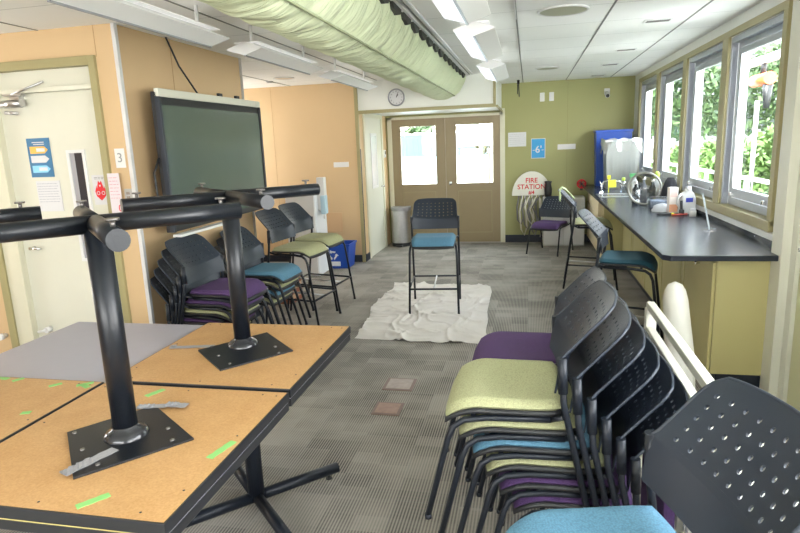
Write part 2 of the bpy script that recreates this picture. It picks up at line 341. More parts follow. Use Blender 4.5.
cl = MB(); cl.tube([(-3.62, -.07, 2.03), (-3.44, -.07, 2.03)], .026).box((-3.56, -.05, 2.02), (-3.48, 0, 2.1)).tube([(-3.60, -.06, 1.975), (-3.50, -.06, 1.965)], .012)
cl.tube([(-3.5, -.09, 2.09), (-3.28, -.03, 2.17)], .008).box((-3.57, -.09, 2.08), (-3.42, -.05, 2.095)); cl.obj('door_closer', steel, d)
MB().tube([(-3.58, 0, .37), (-3.58, -.05, .37)], .022).tube([(-3.58, -.05, .37), (-3.64, -.06, .36)], .01).obj('door_stop', whitep, d)
struct('trim_13', MB().box((-2.88, 3.625, 0), (-2.83, 3.69, 2.31)).box((-3.9, 3.625, 2.25), (-2.88, 3.69, 2.31)), oltrim, bevel=.003)
struct('trim_14', MB().box((-3.84, 3.64, 0), (-3.70, 3.77, 2.25)), creamd, bevel=.003)
struct('trim_15', MB().box((-3.90, 3.625, 0), (-3.84, 3.70, 2.31)), oltrim, bevel=.003)
tag(MB().tube([(-3.96, 3.65, .32), (-3.96, 3.60, .32)], .018).tube([(-3.96, 3.62, .32), (-3.96, 3.59, .32)], .026).obj('door_stop', whitep), 'small white round stop on the peach wall left of the cream door', 'door stop')
d = sroot('door_2', (-2.33, 8.42, 0))
B((0, .0, 0), (.035, .92, 2.04)).obj('door_leaf', cream, d, .003)
B((.034, .26, 1.0), (.042, .62, 1.82)).obj('lite_frame', whitep, d, .002)
B((.041, .30, 1.04), (.0435, .58, 1.78)).obj('lite_pane', mat('pale_pane', (.72, .76, .74), .15), d)
MB().tube([(.035, .82, 1.0), (.09, .82, 1.0)], .012).tube([(.085, .82, 1.0), (.085, .72, 1.0)], .01).obj('door_handle', chrome, d)
for i, (xa, xb, kx) in enumerate(((-2.2, -1.322, None), (-1.318, -.445, -1.245))):
    d = sroot('door_%d' % (3+i), (0, YB-.02, 0)); g0, g1 = (-2.06, -1.475) if i == 0 else (-1.145, -.56)
    f = MB(); f.box((xa, 0, 0), (g0, .045, 2.03)); f.box((g1, 0, 0), (xb, .045, 2.03)); f.box((g0, 0, 1.91), (g1, .045, 2.03)); f.box((g0, 0, 0), (g1, .045, .98))
    f.obj('door_leaf', graydoor, d, .002)
    B((g0, .02, .98), (g1, .026, 1.91)).obj('pane', glass, d)
    p = MB(); p.box((g0+.02, -.008, .17), (g1-.02, -.002, .175)); p.box((g0+.02, -.008, .85), (g1-.02, -.002, .855)); p.box((g0+.02, -.008, .17), (g0+.025, -.002, .855)); p.box((g1-.025, -.008, .17), (g1-.02, -.002, .855))
    p.obj('raised_panel_moulding', oltrim, d)
    if kx: MB().lathe([(.0, -.07), (.028, -.065), (.034, -.045), (.025, -.02), (.014, -.012), (.014, 0)], (kx, 0, .985), 16, 'y').obj('door_knob', chrome, d)
struct('trim_16', B((-2.2, YB-.06, 0), (-.44, YB+.1, .012)), mat('threshold', (.35, .34, .31), .4, .4))
d = sroot('door_5', (1.545, 2.82, 0))
B((-.012, 0, 0), (.0, .93, 2.05)).obj('door_leaf', mat('pale_olive_paint', (.56, .55, .33), .45), d, .002)
MB().tube([(-.012, .82, .98), (-.07, .82, .98)], .012).tube([(-.065, .82, .98), (-.065, .70, .98)], .01).obj('door_handle', chrome, d)
struct('trim_17', MB().box((1.51, 3.755, 0), (1.55, 3.83, 2.12)), cream, bevel=.002)

# ------------------------------------------------------------------ ceiling things
duct = thing('fabric_air_duct', 'long half-round pale green fabric air duct gathered along the ceiling', 'air duct', (-1.13, 0, ZC))
R = .325
vs = []; ny = 620; na = 36; y0, y1 = YR, 8.1
for i in range(ny+1):
    y = y0+(y1-y0)*i/ny; ph = (y % .33)/.33
    for j in range(na+1):
        a = PI+PI*j/na
        sk = (ph+.20*math.sin(a*1.9+.4)+.03*math.sin(y*5)) % 1; bil = abs(math.sin(PI*sk))**.4; k = 1-.17*(1-bil)+.009*math.sin(y*47+a*7+2*math.sin(y*3))*math.sin(a)**2+.008*math.sin(a*11+y*9)
        vs.append((R*k*math.cos(a), y+.045*math.sin(a*1.7), R*k*math.sin(a)*.94))
fs = [(i*(na+1)+j, i*(na+1)+j+1, (i+1)*(na+1)+j+1, (i+1)*(na+1)+j) for i in range(ny) for j in range(na)]
MB().add(vs, fs, True).obj('fabric_sleeve', ductm, duct)
MB().tube([(R*.99*math.cos(a0:=PI+PI*.68), y0+i*(y1-y0)/60, R*.95*math.sin(a0)) for i in range(61)], .007, 8).obj('seam_cord', mat('olive_seam', (.30, .34, .20), .8), duct)
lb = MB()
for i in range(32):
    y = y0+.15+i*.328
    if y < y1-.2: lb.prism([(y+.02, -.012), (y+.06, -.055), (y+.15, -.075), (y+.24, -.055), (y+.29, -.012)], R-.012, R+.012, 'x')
lb.obj('gap_shade', mat('dark_gap', (.05, .055, .045), .8), duct)['kind'] = 'stuff'  # dark pieces stand in for shade in the gaps between fabric and ceiling
B((R+.0, y0, -.018), (R+.03, y1, 0)).obj('mounting_rail', whitep, duct)
upglow = mat('added_upglow', (.9, .9, .9), .5, emit=(1, .99, .93, .12))  # faint glow added on top of the fixtures to brighten the ceiling
def luminaire(lx, ya, yb, label, lit, group):
    t = thing('ceiling_light', label, 'ceiling light', (lx, (ya+yb)/2, ZC), 0, group); L = (yb-ya)/2; W = .128
    b = MB(); b.tube([(0, -L*.8, -.14), (0, -L*.8, 0)], .012, 8); b.tube([(0, L*.8, -.14), (0, L*.8, 0)], .012, 8); b.box((-.045, -L*.9, -.16), (.045, L*.9, -.13)); b.obj('housing', whitep, t)
    b = MB(); pr = [(-W, -.17), (0, -.125), (W, -.17), (W, -.178), (.0, -.215), (-W, -.178)]
    for yy in (-L, L): b.prism(pr, yy-.004, yy+.004, 'y')
    b.prism([(-W, -.17), (0, -.125), (W, -.17), (0, -.135)], -L, L, 'y'); b.obj('end_plates', whitep, t)
    B((-.09, -L*.95, -.128), (.09, L*.95, -.124)).obj('upglow_plate', upglow, t)
    for s in (-1, 1):
        q = MB().prism([(s*W, -.176), (s*.006, -.213), (s*.006, -.207), (s*W, -.170)], -L+.005, L-.005, 'y'); q.obj('lens', lensL if (s < 0 and lit) else lensR, t)
    B((-.006, -L, -.222), (.006, L, -.205)).obj('centre_spine', alum, t); return t
lensL = mat('lit_lens', (.85, .85, .88), .4, emit=(.93, .93, 1, .2)); lensR = mat('dim_lens', (.72, .73, .70), .4, emit=(1, 1, .95, .04))
G = 'V shaped lights right of the fabric duct'
luminaire(-.335, 2.15, 3.5, 'V shaped white ceiling light nearest the camera, right of the fabric duct', 1, 'V shaped lights right of the duct')
luminaire(-.335, 3.9, 5.15, 'V shaped white ceiling light right of the duct, middle of its row', 1, 'V shaped lights right of the duct')
luminaire(-.345, 5.75, 7.0, 'V shaped white ceiling light right of the duct, farthest, near the olive wall', 1, 'V shaped lights right of the duct')
luminaire(-1.93, 2.25, 3.55, 'V shaped white ceiling light over the peach wall, nearest of its row', 0, 'V shaped lights left of the duct')
luminaire(-1.90, 3.95, 5.2, 'V shaped white ceiling light left of the duct, above the wall corner', 0, 'V shaped lights left of the duct')
luminaire(-1.88, 5.75, 7.1, 'V shaped white ceiling light left of the duct, nearest the wall clock', 0, 'V shaped lights left of the duct')
def speaker(x, y, r, label, m):
    t = thing('ceiling_speaker', label, 'ceiling speaker', (x, y, ZC), 0, 'round ceiling speakers')
    MB().lathe([(r, 0), (r, -.008), (r-.012, -.012), (r-.02, -.006)], (0, 0, 0), 32).obj('rim', whitep, t)
    MB().lathe([(r-.018, -.007), (r*.5, -.01), (0, -.011)], (0, 0, 0), 32).obj('grille', m, t)
gm = mat('olive_grille', (.40, .41, .30), .6); bm_ = mat('beige_grille', (.70, .60, .45), .6)
speaker(.226, 4.47, .174, 'round olive grey speaker grille in the ceiling, nearest the camera', gm)
speaker(.22, 7.95, .15, 'round olive grey speaker grille in the ceiling near the olive wall', gm)
speaker(-1.74, 4.5, .11, 'round beige ceiling speaker grille just left of the fabric duct', bm_)
speaker(-2.95, 7.15, .13, 'round beige ceiling speaker grille over the alcove', bm_)
for k, (y, lb_) in enumerate(((5.15, 'nearest the camera'), (6.71, 'second from the camera'), (7.97, 'third from the camera'), (9.28, 'nearest the olive wall'))):
    t = thing('ceiling_vent', 'small slotted ceiling vent by the window side, '+lb_, 'vent', (.965, y, ZC), 0, 'slotted ceiling vents')
    B((-.10, -.055, -.008), (.10, .055, 0)).obj('frame', whitep, t, .002)
    s = MB(); [s.box((-.085, -.04+i*.028, -.011), (.085, -.028+i*.028, -.007)) for i in range(3)]; s.obj('louvre', mat('vent_dark', (.16, .16, .15), .6), t)
tag(MB().lathe([(.045, 0), (.045, -.006), (.03, -.02), (0, -.022)], (-3.25, 7.4, ZC), 16).obj('smoke_detector', mat('detector_grey', (.5, .5, .5), .5)), 'small round grey detector on the alcove ceiling', 'detector')
tag(MB().tube([(-.155, 9.3, ZC), (-.155, 9.3, 2.44)], .02).tube([(-.15, 9.3, 2.44), (-.14, 9.3, 2.26)], .007).tube([(-.165, 9.3, 2.44), (-.165, 9.3, 2.30)], .006).obj('hanging_strap', blackp), 'thin black strap hanging from the ceiling before the olive wall', 'strap')
# ------------------------------------------------------------------ wall things
def clock():
    t = thing('wall_clock', 'round white wall clock with grey rim above the double doors', 'clock', (-1.745, 8.1, 2.262)); r = .115
    MB().lathe([(r, 0), (r, -.035), (r-.006, -.04), (r-.016, -.036), (r-.018, -.028)], (0, 0, 0), 40, 'y').obj('rim', mat('clock_rim', (.3, .31, .33), .35, .4), t)
    MB().lathe([(r-.016, -.025), (0, -.025)], (0, 0, 0), 40, 'y').obj('dial', paper, t)
    for i in range(12):
        a = PI/2-i*PI/6; s = str(i if i else 12); text('numeral', s, .026, inkm, t, (.078*math.cos(a), -.027, .078*math.sin(a)), FRONT)
    for L, wd, a in ((.048, .0045, PI/2-PI/6-.1), (.072, .003, PI/2-.4)):
        MB().tube([(0, -.03, 0), (L*math.cos(a), -.03, L*math.sin(a))], wd, 6).obj('hand', blackp, t)
clock()
def flat(name, x, z, w, h, m, y, t=None, **k):
    return B((x-w/2, y-.006, z-h/2), (x+w/2, y, z+h/2)).obj(name, m, t)
# projector board (dark display) with stand hardware
t = thing('interactive_display', 'large dark flat screen display mounted above the stacked chairs on the left', 'display', (-2.48, 0, 0))
ya, yb, za, zb = 3.77, 5.37, 1.09, 2.07
B((-.06, ya, za), (-.012, yb, zb)).obj('casing', blackp, t, .006)
B((-.02, ya+.04, za+.05), (-.006, yb-.03, zb-.09)).obj('screen', screenm, t)
B((-.03, ya, zb-.035), (.004, yb, zb+.02)).obj('top_bezel', mat('cream_bezel', (.62, .62, .52), .4), t, .004)
B((-.03, ya-.002, za), (.006, ya+.025, zb-.035)).obj('side_bezel', navy, t, .004); B((-.03, yb-.025, za), (.006, yb+.002, zb-.035)).obj('side_bezel', blackp, t, .004)
B((-.02, ya+.01, za-.035), (.05, ya+.75, za-.015)).obj('pen_tray', whitep, t, .004)
for y in (4.62, 4.92): B((-.025, y, zb+.02), (.0, y+.06, zb+.045)).obj('camera_clip', blackp, t, .005)
B((-.19, 4.2, 1.2), (-.06, 4.9, 1.9)).obj('wall_bracket', blackp, t)
MB().tube([(-.05, ya-.0, 1.62), (-.06, ya-.06, 1.52), (-.05, ya-.07, 1.36), (-.03, ya-.01, 1.28)], .008, 8).obj('side_handle', blackp, t)
tag(MB().tube([(-2.655, 4.22, ZC), (-2.62, 4.30, 2.3), (-2.55, 4.42, 2.09)], .007, 8).obj('power_cable', blackp), 'black cable running from the ceiling down to the big display', 'cable')
# posters on the cream door and next to it
def poster(name, x, z, w, h, m, label, cat, y, ry=0):
    t = thing(name, label, cat, (x, y, z)); B((-w/2, -.004, -h/2), (w/2, 0, h/2)).obj('sheet', m, t); return t
DY = 3.69
t = poster('poster', -3.425, 1.655, .19, .275, mat('poster_blue', (.04, .17, .33), .4), 'dark blue poster with orange, white and light blue arrow banners on cream door', 'poster', DY-.001)
for z, m, nm in ((.055, mat('orange', (.85, .45, .08), .5), 'o'), (-.01, paper, 'w'), (-.08, mat('light_blue', (.25, .6, .85), .5), 'b')):
    MB().prism([(-.075, z-.025), (.045, z-.025), (.075, z), (.045, z+.025), (-.075, z+.025)], -.0055, -.004, 'y').obj('arrow_banner', m, t)
    MB().box((-.02, -.0065, z-.012), (.05, -.0055, z+.012)).obj('banner_text_block', paper, t)
for k in range(2): B((-.05+k*.01, -.0055, .105-k*.014), (.05, -.004, .111-k*.014)).obj('heading_line', paper, t)
def lines(t, x0, x1, z0, z1, n, m, nm='writing'):
    b = MB()
    for i in range(n):
        z = z1-(z1-z0)*i/max(1, n-1); x = x0
        while x < x1-.01:
            l = random.uniform(.008, .03); b.box((x, -.0052, z-.0012), (min(x+l, x1), -.004, z+.0012)); x += l+.006
    b.obj(nm, m, t)
t = poster('notice', -3.395, 1.38, .20, .22, paper, 'white notice with faint handwriting below the blue poster on cream door', 'notice', DY-.001)
lines(t, -.09, .085, -.04, .09, 8, mat('faint_ink', (.22, .22, .30), .7))
t = poster('notice', -2.965, 1.415, .12, .21, paper, 'small white sticker with a red flame emblem on the cream door', 'sticker', DY-.001)
MB().prism([(0, -.075), (.035, -.045), (.045, -.01), (.03, .03), (.028, .005), (.012, .065), (0, .05), (-.012, .065), (-.028, .005), (-.03, .03), (-.045, -.01), (-.035, -.045)][::-1], -.0055, -.004, 'y').obj('flame_emblem', red, t)
for s in (-1, 1): MB().lathe([(.014, -.0055), (.010, -.0062), (.009, -.0062)], (s*.02, 0, -.022), 16, 'y').obj('ring', paper, t)
MB().lathe([(.007, -.0062), (.0, -.0062)], (0, 0, .03), 12, 'y').obj('dot', paper, t)
lines(t, -.04, .04, .078, .088, 2, blackp)
t = poster('notice', -2.80, 1.38, .09, .30, mat('pinkish_paper', (.66, .60, .63), .7), 'narrow pale paper with red print on the frame beside the cream door', 'notice', 3.622)
lines(t, -.035, .035, -.02, .12, 7, mat('pink_ink', (.60, .08, .12), .7)); MB().tube([(.03+.012*math.cos(a/6*PI), -.006, -.09+.022*math.sin(a/6*PI)) for a in range(3, 10)], .003, 6).obj('red_curve', red, t)
t = poster('notice', -2.745, 1.63, .075, .13, mat('grey_card', (.72, .72, .70), .5), 'small card with a grey numeral on the narrow wall beside the cream door', 'card', 3.648)
text('numeral', '3', .09, mat('grey_ink', (.28, .30, .30), .5), t, (.0, -.006, 0), FRONT)
t = thing('wall_switch', 'small grey electric plates under the numeral card by the metal corner strip', 'wall switch', (-2.715, 3.65, 1.36))
B((-.03, -.008, -.06), (.03, 0, .06)).obj('plate', mat('grey_plate', (.45, .44, .42), .5), t, .002)
for z in (-.03, 0, .03): B((-.01, -.016, z-.009), (.01, -.008, z+.009)).obj('button', mat('brownish', (.3, .24, .2), .5), t)
# back wall signs
t = poster('notice', -.18, 1.64, .28, .22, paper, 'white printed notice on the olive wall right of the double doors', 'notice', YB-.001); lines(t, -.12, .12, -.07, .08, 6, mat('pale_ink', (.25, .25, .25), .7))
t = poster('sign', .145, 1.49, .22, .31, paper, 'blue and white distancing sign on the olive wall above fire station board', 'sign', YB-.001)
B((-.10, -.0055, -.145), (.10, -.004, .145)).obj('blue_field', mat('sign_blue', (.02, .30, .62), .4), t)
text('numeral', "6'", .15, paper, t, (.005, -.007, -.02), FRONT, bold=.002); B((-.085, -.007, -.03), (-.05, -.0055, -.022)).obj('arrow_bar', paper, t); B((.05, -.007, -.03), (.085, -.0055, -.022)).obj('arrow_bar', paper, t)
lines(t, -.08, .08, .10, .125, 2, paper, 'heading'); lines(t, -.06, .06, -.125, -.12, 1, paper, 'footer')
tag(B((.44, YB-.008, 1.46), (.71, YB, 1.54)).obj('wall_label', whitep), 'blank white strip label on the olive wall', 'label strip')
for x, l in ((.20, 'left'), (.34, 'right')):
    tag(B((x-.035, YB-.035, 2.20), (x+.035, YB, 2.33)).obj('wall_sensor', whitep, bevel=.006), '%s one of two small white boxes high on the olive wall' % l, 'wall box')
t = thing('security_camera', 'small white security camera high on the olive wall near the windows', 'camera', (1.15, YB, 2.25))
B((-.04, -.03, 0), (.04, 0, .09)).obj('mount', whitep, t, .008); MB().tube([(0, -.02, .02), (0, -.10, -.02)], .035, 16).obj('housing', whitep, t); MB().tube([(0, -.10, -.02), (0, -.112, -.026)], .026, 16).obj('lens', blackp, t)
t = thing('thermostat', 'small white thermostat on the peach wall left of the double doors', 'thermostat', (-2.30, 9.55, 1.5))
B((0, -.05, -.06), (.02, .05, .06)).obj('housing', whitep, t, .004); B((.02, -.03, -.01), (.022, .03, .04)).obj('display', mat('dark_pane', (.03, .03, .04), .15), t)
tag(B((-2.69, 8.092, 1.36), (-2.47, 8.1, 1.43)).obj('wall_label', whitep), 'white strip label on the peach wall above the recycling bin', 'label strip')
tag(B((-2.855, 8.088, .44), (-2.61, 8.1, .72)).obj('access_panel', mat('tan_patch', (.60, .39, .21), .6), bevel=.004), 'square tan access panel on the peach wall behind the recycling bin', 'access panel')
for yy, l in ((4.21, 'upper'), ):
    t = thing('wall_switch', 'white double switch plate stack on the white wall right of the nearest window', 'switch plate', (XR, 4.12, 1.24))
    for z in (-.10, .03): B((-.008, -.04, z-.0), (0, .04, z+.115)).obj('plate', whitep, t, .002)
# fire station board with hose
t = thing('fire_station_sign', 'half round white board lettered in red above a coiled hose', 'sign', (.045, YB-.05, .76))
pts = [(.305*math.cos(PI*i/24), .38*math.sin(PI*i/24)) for i in range(25)]
MB().prism(pts, -.015, .015, 'y').obj('board', mat('board_white', (.80, .78, .68), .5, var=.04), t, .003)
for s, z, sz in (('FIRE', .235, .105), ('STATION', .135, .105), ('#4', .045, .085)): text('lettering', s, sz, red, t, (0, -.017, z), FRONT, bold=.0018)
t = thing('fire_hose', 'cream fire hose hanging in loops below the half round board', 'hose', (.02, YB-.10, .76))
hm = mat('hose_canvas', (.68, .64, .52), .8); hg = mat('hose_grey', (.22, .21, .20), .8)
for i in range(7):
    x = -.17+i*.055; dz = -.45-.09*((i*5) % 3)
    MB().tube([(x, 0, .0), (x-.03-.015*i, -.01, dz*.4), (x-.02, -.02, dz*.85), (x+.03, -.02, dz), (x+.07, -.01, dz*.8), (x+.05, 0, dz*.4), (x+.04, 0, .0)], .013, 8).obj('hose_loop', hm if i % 2 else hg, t)
MB().tube([(.16, 0, -.05), (.20, -.02, -.45), (.17, -.02, -.66), (.23, -.02, -.60), (.22, -.01, -.3), (.24, 0, 0)], .015, 8).obj('hose_loop', hm, t)
tag(MB().lathe([(.0, -.13), (.05, -.12), (.06, 0), (.045, .08), (.06, .12), (.0, .13)], (.30, YB-.12, .86), 14).obj('hose_nozzle', blackp), 'black hose nozzle hanging right of the half round board', 'nozzle')
MB_ = thing('valve', 'red round valve wheel on its black stem behind the counter end', 'valve', (.80, YB-.14, .93))
MB().tube([(.06*math.cos(a*PI/12), 0, .06*math.sin(a*PI/12)) for a in range(24)], .013, 8, closed=True).obj('wheel', red, MB_); MB().tube([(0, -.01, 0), (0, .14, 0)], .02, 10).obj('stem', blackp, MB_)
MB().box((-.06, -.005, -.008), (.06, .005, .008)).box((-.008, -.005, -.06), (.008, .005, .06)).obj('spokes', red, MB_); B((-.02, .0, -.10), (.02, .05, -.03)).obj('bracket', blackp, MB_)
t = thing('low_cabinet', 'low white cabinet against the olive wall behind the purple chair', 'cabinet', (.22, 9.38, 0))
B((0, 0, 0), (.62, .35, .74)).obj('body', mat('offwhite', (.60, .61, .58), .5), t, .006); B((.01, -.014, .02), (.305, 0, .5)).obj('door', whitep, t, .004); B((.315, -.014, .02), (.61, 0, .5)).obj('door', whitep, t, .004)
# bins
t = thing('waste_bin', 'stainless steel half round waste bin beside the cream side door', 'bin', (-2.05, 9.45, 0))
pr = [(-.15, .13), (.15, .13)]+[(.15*math.cos(PI*-i/12), .15*math.sin(PI*-i/12)*.9) for i in range(13)]
MB().prism(pr[::-1], .06, .58).obj('body', steel, t); MB().prism([(x*1.03, y*1.03) for x, y in pr][::-1], 0, .06).obj('base', blackp, t); MB().prism([(x*1.03, y*1.03) for x, y in pr][::-1], .58, .64).obj('lid', mat('lid_grey', (.35, .35, .36), .35, .7), t, .004)
B((-.05, -.19, .01), (.05, -.13, .03)).obj('pedal', blackp, t)
t = thing('recycling_bin', 'blue plastic recycling bin with white recycling arrows by the peach wall', 'recycling bin', (-2.62, 7.78, 0))
def taper(mb, w0, d0, w1, d1, h, th):
    for s in (0, 1):
        pass
    o = [(-w0, -d0, 0), (w0, -d0, 0), (w0, d0, 0), (-w0, d0, 0), (-w1, -d1, h), (w1, -d1, h), (w1, d1, h), (-w1, d1, h)]
    i_ = [(x*(1-th/w0), y*(1-th/d0), z+(th if z == 0 else 0)) for x, y, z in o]
    mb.add(o+i_, [(3, 2, 1, 0), (0, 1, 5, 4), (1, 2, 6, 5), (2, 3, 7, 6), (3, 0, 4, 7), (8, 9, 10, 11), (8, 12, 13, 9), (9, 13, 14, 10), (10, 14, 15, 11), (11, 15, 12, 8), (4, 5, 13, 12), (5, 6, 14, 13), (6, 7, 15, 14), (7, 4, 12, 15)])
    return mb
taper(MB(), .20, .15, .235, .18, .33, .008).obj('body', blue, t)
rm = MB(); rm.box((-.245, -.19, .315), (.245, -.175, .34)); rm.box((-.245, .175, .315), (.245, .19, .34)); rm.box((-.245, -.175, .315), (-.23, .175, .34)); rm.box((.23, -.175, .315), (.245, .175, .34)); rm.obj('rim', blue, t, .003)
for k in range(3):
    a = k*2*PI/3+PI/2
    def P(r, q, k=k): return (r*math.cos(a+q)-.0, r*math.sin(a+q)+.19)
    q = [P(.068, -.75), P(.068, .45), P(.085, .45), P(.055, .95), P(.028, .45), P(.042, .45), P(.042, -.75)]
    MB().prism(q, -.182, -.176, 'y').obj('recycling_arrow', whitep, t)
B((-.12, -.178, .04), (.10, -.168, .10)).obj('label_strip', whitep, t)
# white cabinet in the alcove with dispenser
t = thing('tall_cabinet', 'narrow white cabinet standing in the alcove behind the bar stools', 'cabinet', (-2.86, 7.15, 0))
B((-.2, 0, 0), (.2, .42, 1.12)).obj('body', mat('cabinet_white', (.72, .74, .76), .4), t, .008); B((-.19, -.014, .02), (.19, 0, 1.10)).obj('door', whitep, t, .004); B((.14, -.03, .55), (.155, -.014, .70)).obj('handle', chrome, t)
t = thing('soap_dispenser', 'pale blue and white dispenser standing tall at the side of white cabinet', 'dispenser', (-2.58, 7.3, .72))
B((-.08, -.05, .12), (.02, .05, .55)).obj('bracket', whitep, t, .01); B((-.035, -.07, .08), (.03, .04, .32)).obj('bottle', mat('pale_blue', (.45, .62, .72), .3), t, .014); MB().tube([(0, -.04, .08), (0, -.05, .02)], .012, 10).obj('nozzle', whitep, t)
for k in range(6): tag(MB().box((-2.76+.01*(k % 2), 5.79, k*.05), (-2.48, 6.07+.01*(k % 3), k*.05+.048)).obj('booklet', mat('brick_%d' % (k % 2), ((.30, .11, .06), (.55, .36, .22))[k % 2], .6), bevel=.003), 'reddish or buff booklet in the low pile behind the blue topped chairs', 'booklet', 'booklets piled behind the chairs')

# ------------------------------------------------------------------ counter
t = thing('counter_top', 'long dark laminate countertop running under the four windows', 'countertop')
MB().prism([(.86, 3.86), (1.46, 3.86), (1.54, 3.98), (1.54, YB-.01), (.82, YB-.01), (.82, 3.90)], .87, .905).obj('worktop', counter, t, .004)
B((1.525, 3.99, .905), (XR-.002, YB-.02, .945)).obj('backsplash', counter, t, .002)
for y in (4.12, 4.45): MB().tube([(1.526, y, .927), (1.519, y, .927)], .006, 8).obj('screw', chrome, t)
t = thing('base_cabinet', 'near olive base cabinet with flat end panel under the near counter overhang', 'cabinet', (0, 0, 0))
FX = 1.14
c = MB(); c.box((FX+.018, 3.99, .1), (1.53, 7.68, .868)); c.box((FX+.02, 3.97, .1), (1.53, 3.989, .868)); c.obj('body', cabm, t, .002)
for k, (ya_, yb_) in enumerate(((3.985, 4.66), (4.68, 5.40), (5.42, 6.14), (6.16, 6.90), (6.92, 7.66))):
    dq = B((FX, ya_, .12), (FX+.018, yb_, .835)).obj('door', cabm, t, .003)
    if k: B((FX-.004, ya_+.08, .2), (FX+.001, yb_-.08, .76)).obj('door_panel', cabm, dq, .003)
    MB().lathe([(.0, -.035), (.011, -.033), (.015, -.024), (.007, -.012), (.007, 0)], (ya_*0, 0, 0), 14, 'x').obj('knob', chrome, dq).location = (FX, ya_+.30 if k == 0 else yb_-.06, .775)
B((1.20, 3.995, 0), (1.53, 7.68, .1)).obj('toe_kick', base_b, t)
t = thing('base_cabinet', 'far pale base cabinet under the sink with drawer fronts pulled out', 'cabinet', (0, 0, 0))
farc = mat('pale_birch', (.66, .56, .36), .45, var=.05)
B((.92, 7.70, .1), (1.53, YB-.03, .868)).obj('body', cabm, t, .003); B((.98, 7.71, 0), (1.53, YB-.03, .1)).obj('toe_kick', base_b, t)
for k, (ya_, yb_, o_) in enumerate(((7.74, 8.36, .05), (8.40, 9.0, .03), (9.04, 9.66, .0))):
    B((.90-o_, ya_, .66), (.92, yb_, .845)).obj('drawer', farc, t, .004); B((.90, ya_, .12), (.92, yb_, .64)).obj('door', farc, t, .004)
CZ = .906
t = thing('sink', 'steel sink basin set in the far end of the dark counter', 'sink', (1.02, 7.85, CZ))
s = MB(); s.box((-.17, -.22, -.0), (.22, -.19, .006)); s.box((-.17, .19, 0), (.22, .22, .006)); s.box((-.17, -.19, 0), (-.14, .19, .006)); s.box((.19, -.19, 0), (.22, .19, .006)); s.obj('rim', steel, t, .002)
B((-.14, -.19, 0), (.19, .19, .0015)).obj('basin', mat('basin_steel', (.42, .43, .44), .25, .9), t)
fc = thing('faucet', 'chrome faucet with arched spout over the far sink', 'faucet', (.93, 8.13, CZ))
MB().tube([(0, 0, 0), (0, 0, .10), (.02, -.01, .15), (.08, -.03, .165), (.20, -.06, .16), (.24, -.07, .13)], .012, 10).obj('spout', chrome, fc); MB().lathe([(.03, 0), (.03, .02), (.014, .04)], (0, 0, 0), 16).obj('base', chrome, fc); MB().tube([(0, 0, .10), (-.02, .05, .16)], .008, 8).obj('lever', chrome, fc)
tag(MB().box((1.0, 8.06, .99), (1.10, 8.075, 1.085), rz=.2).obj('sponge', mat('yellow', (.85, .80, .05), .7), bevel=.004), 'yellow dish cloth hanging on the faucet spout', 'cloth')
tag(MB().box((1.02, 8.3, 1.08), (1.06, 8.33, 1.13)).tube([(1.04, 8.315, .906), (1.04, 8.315, 1.09)], .006, 8).obj('dish_brush', mat('yellow', (.85, .80, .05), .7), bevel=.004), 'yellow headed dish brush standing behind the faucet', 'brush')
t = thing('storage_bin', 'upright clear plastic tub wrapped in film on the far counter end', 'tub', (1.275, 9.0, CZ))
tb = taper(MB(), .20, .17, .225, .20, .65, .008); tb.obj('tub', frost, t)
fl = MB(); n_ = 48; vs = []
for j in range(4):
    for i in range(n_):
        a = 2*PI*i/n_; k_ = 1+.05*math.sin(a*9)+.03*math.sin(a*17+j); cx, cy = math.cos(a), math.sin(a); q = max(abs(cx), abs(cy))
        vs.append((.24*cx/q*k_*(1+.02*j), .205*cy/q*k_*(1+.02*j), .69-.045*j*(1+.5*math.sin(a*7)+.3*math.sin(a*13))+.012*math.sin(a*11+j*2)))
fl.add(vs, [(j*n_+i, j*n_+(i+1) % n_, (j+1)*n_+(i+1) % n_, (j+1)*n_+i) for j in range(3) for i in range(n_)], True); fl.obj('film_cover', frost, t)
B((-.24, -.21, .65), (.24, .21, .675)).obj('lid', mat('lid_clear', (.62, .66, .64), .3), t, .008)
rb = MB(); [rb.box((-.19+i*.06, -.192, .02), (-.175+i*.06, -.178, .61)) for i in range(7)]; rb.obj('ribs', frost, t)
t = thing('storage_bin', 'tall blue plastic bin standing behind the clear tub', 'bin', (1.22, 9.48, CZ))
taper(MB(), .23, .12, .25, .15, .80, .01).obj('body', blue, t); B((-.265, -.17, .78), (.265, .17, .82)).obj('rim', blue, t, .006)
t = thing('spray_bottle', 'white spray bottle with green trigger beside the film wrapped tub', 'spray bottle', (1.30, 7.95, CZ))
MB().lathe([(0, 0), (.05, 0), (.05, .13), (.035, .17), (.017, .20), (.017, .22), (0, .22)], (0, 0, 0), 18).obj('bottle', whitep, t)
MB().box((-.06, -.015, .22), (.03, .015, .26)).tube([(-.04, 0, .22), (-.055, 0, .18)], .006, 6).obj('trigger', mat('green', (.1, .4, .15), .4), t, .003)
t = thing('spray_bottle', 'short clear bottle with yellow green cap left of the spray bottle', 'bottle', (1.22, 8.3, CZ))
MB().lathe([(0, 0), (.04, 0), (.04, .12), (.02, .15), (0, .15)], (0, 0, 0), 16).obj('bottle', clear, t); MB().lathe([(.022, .15), (.022, .19), (0, .19)], (0, 0, 0), 14).obj('cap', mat('lime', (.5, .7, .1), .4), t)
t = thing('spray_bottle', 'lime capped bottle rising behind the clear bowl on the counter', 'bottle', (1.40, 7.12, CZ))
MB().lathe([(0, 0), (.04, 0), (.04, .2), (.02, .25), (0, .25)], (0, 0, 0), 16).obj('bottle', whitep, t); MB().lathe([(.022, .25), (.03, .30), (.012, .33), (0, .33)], (0, 0, 0), 14).obj('cap', mat('lime', (.5, .7, .1), .4), t)
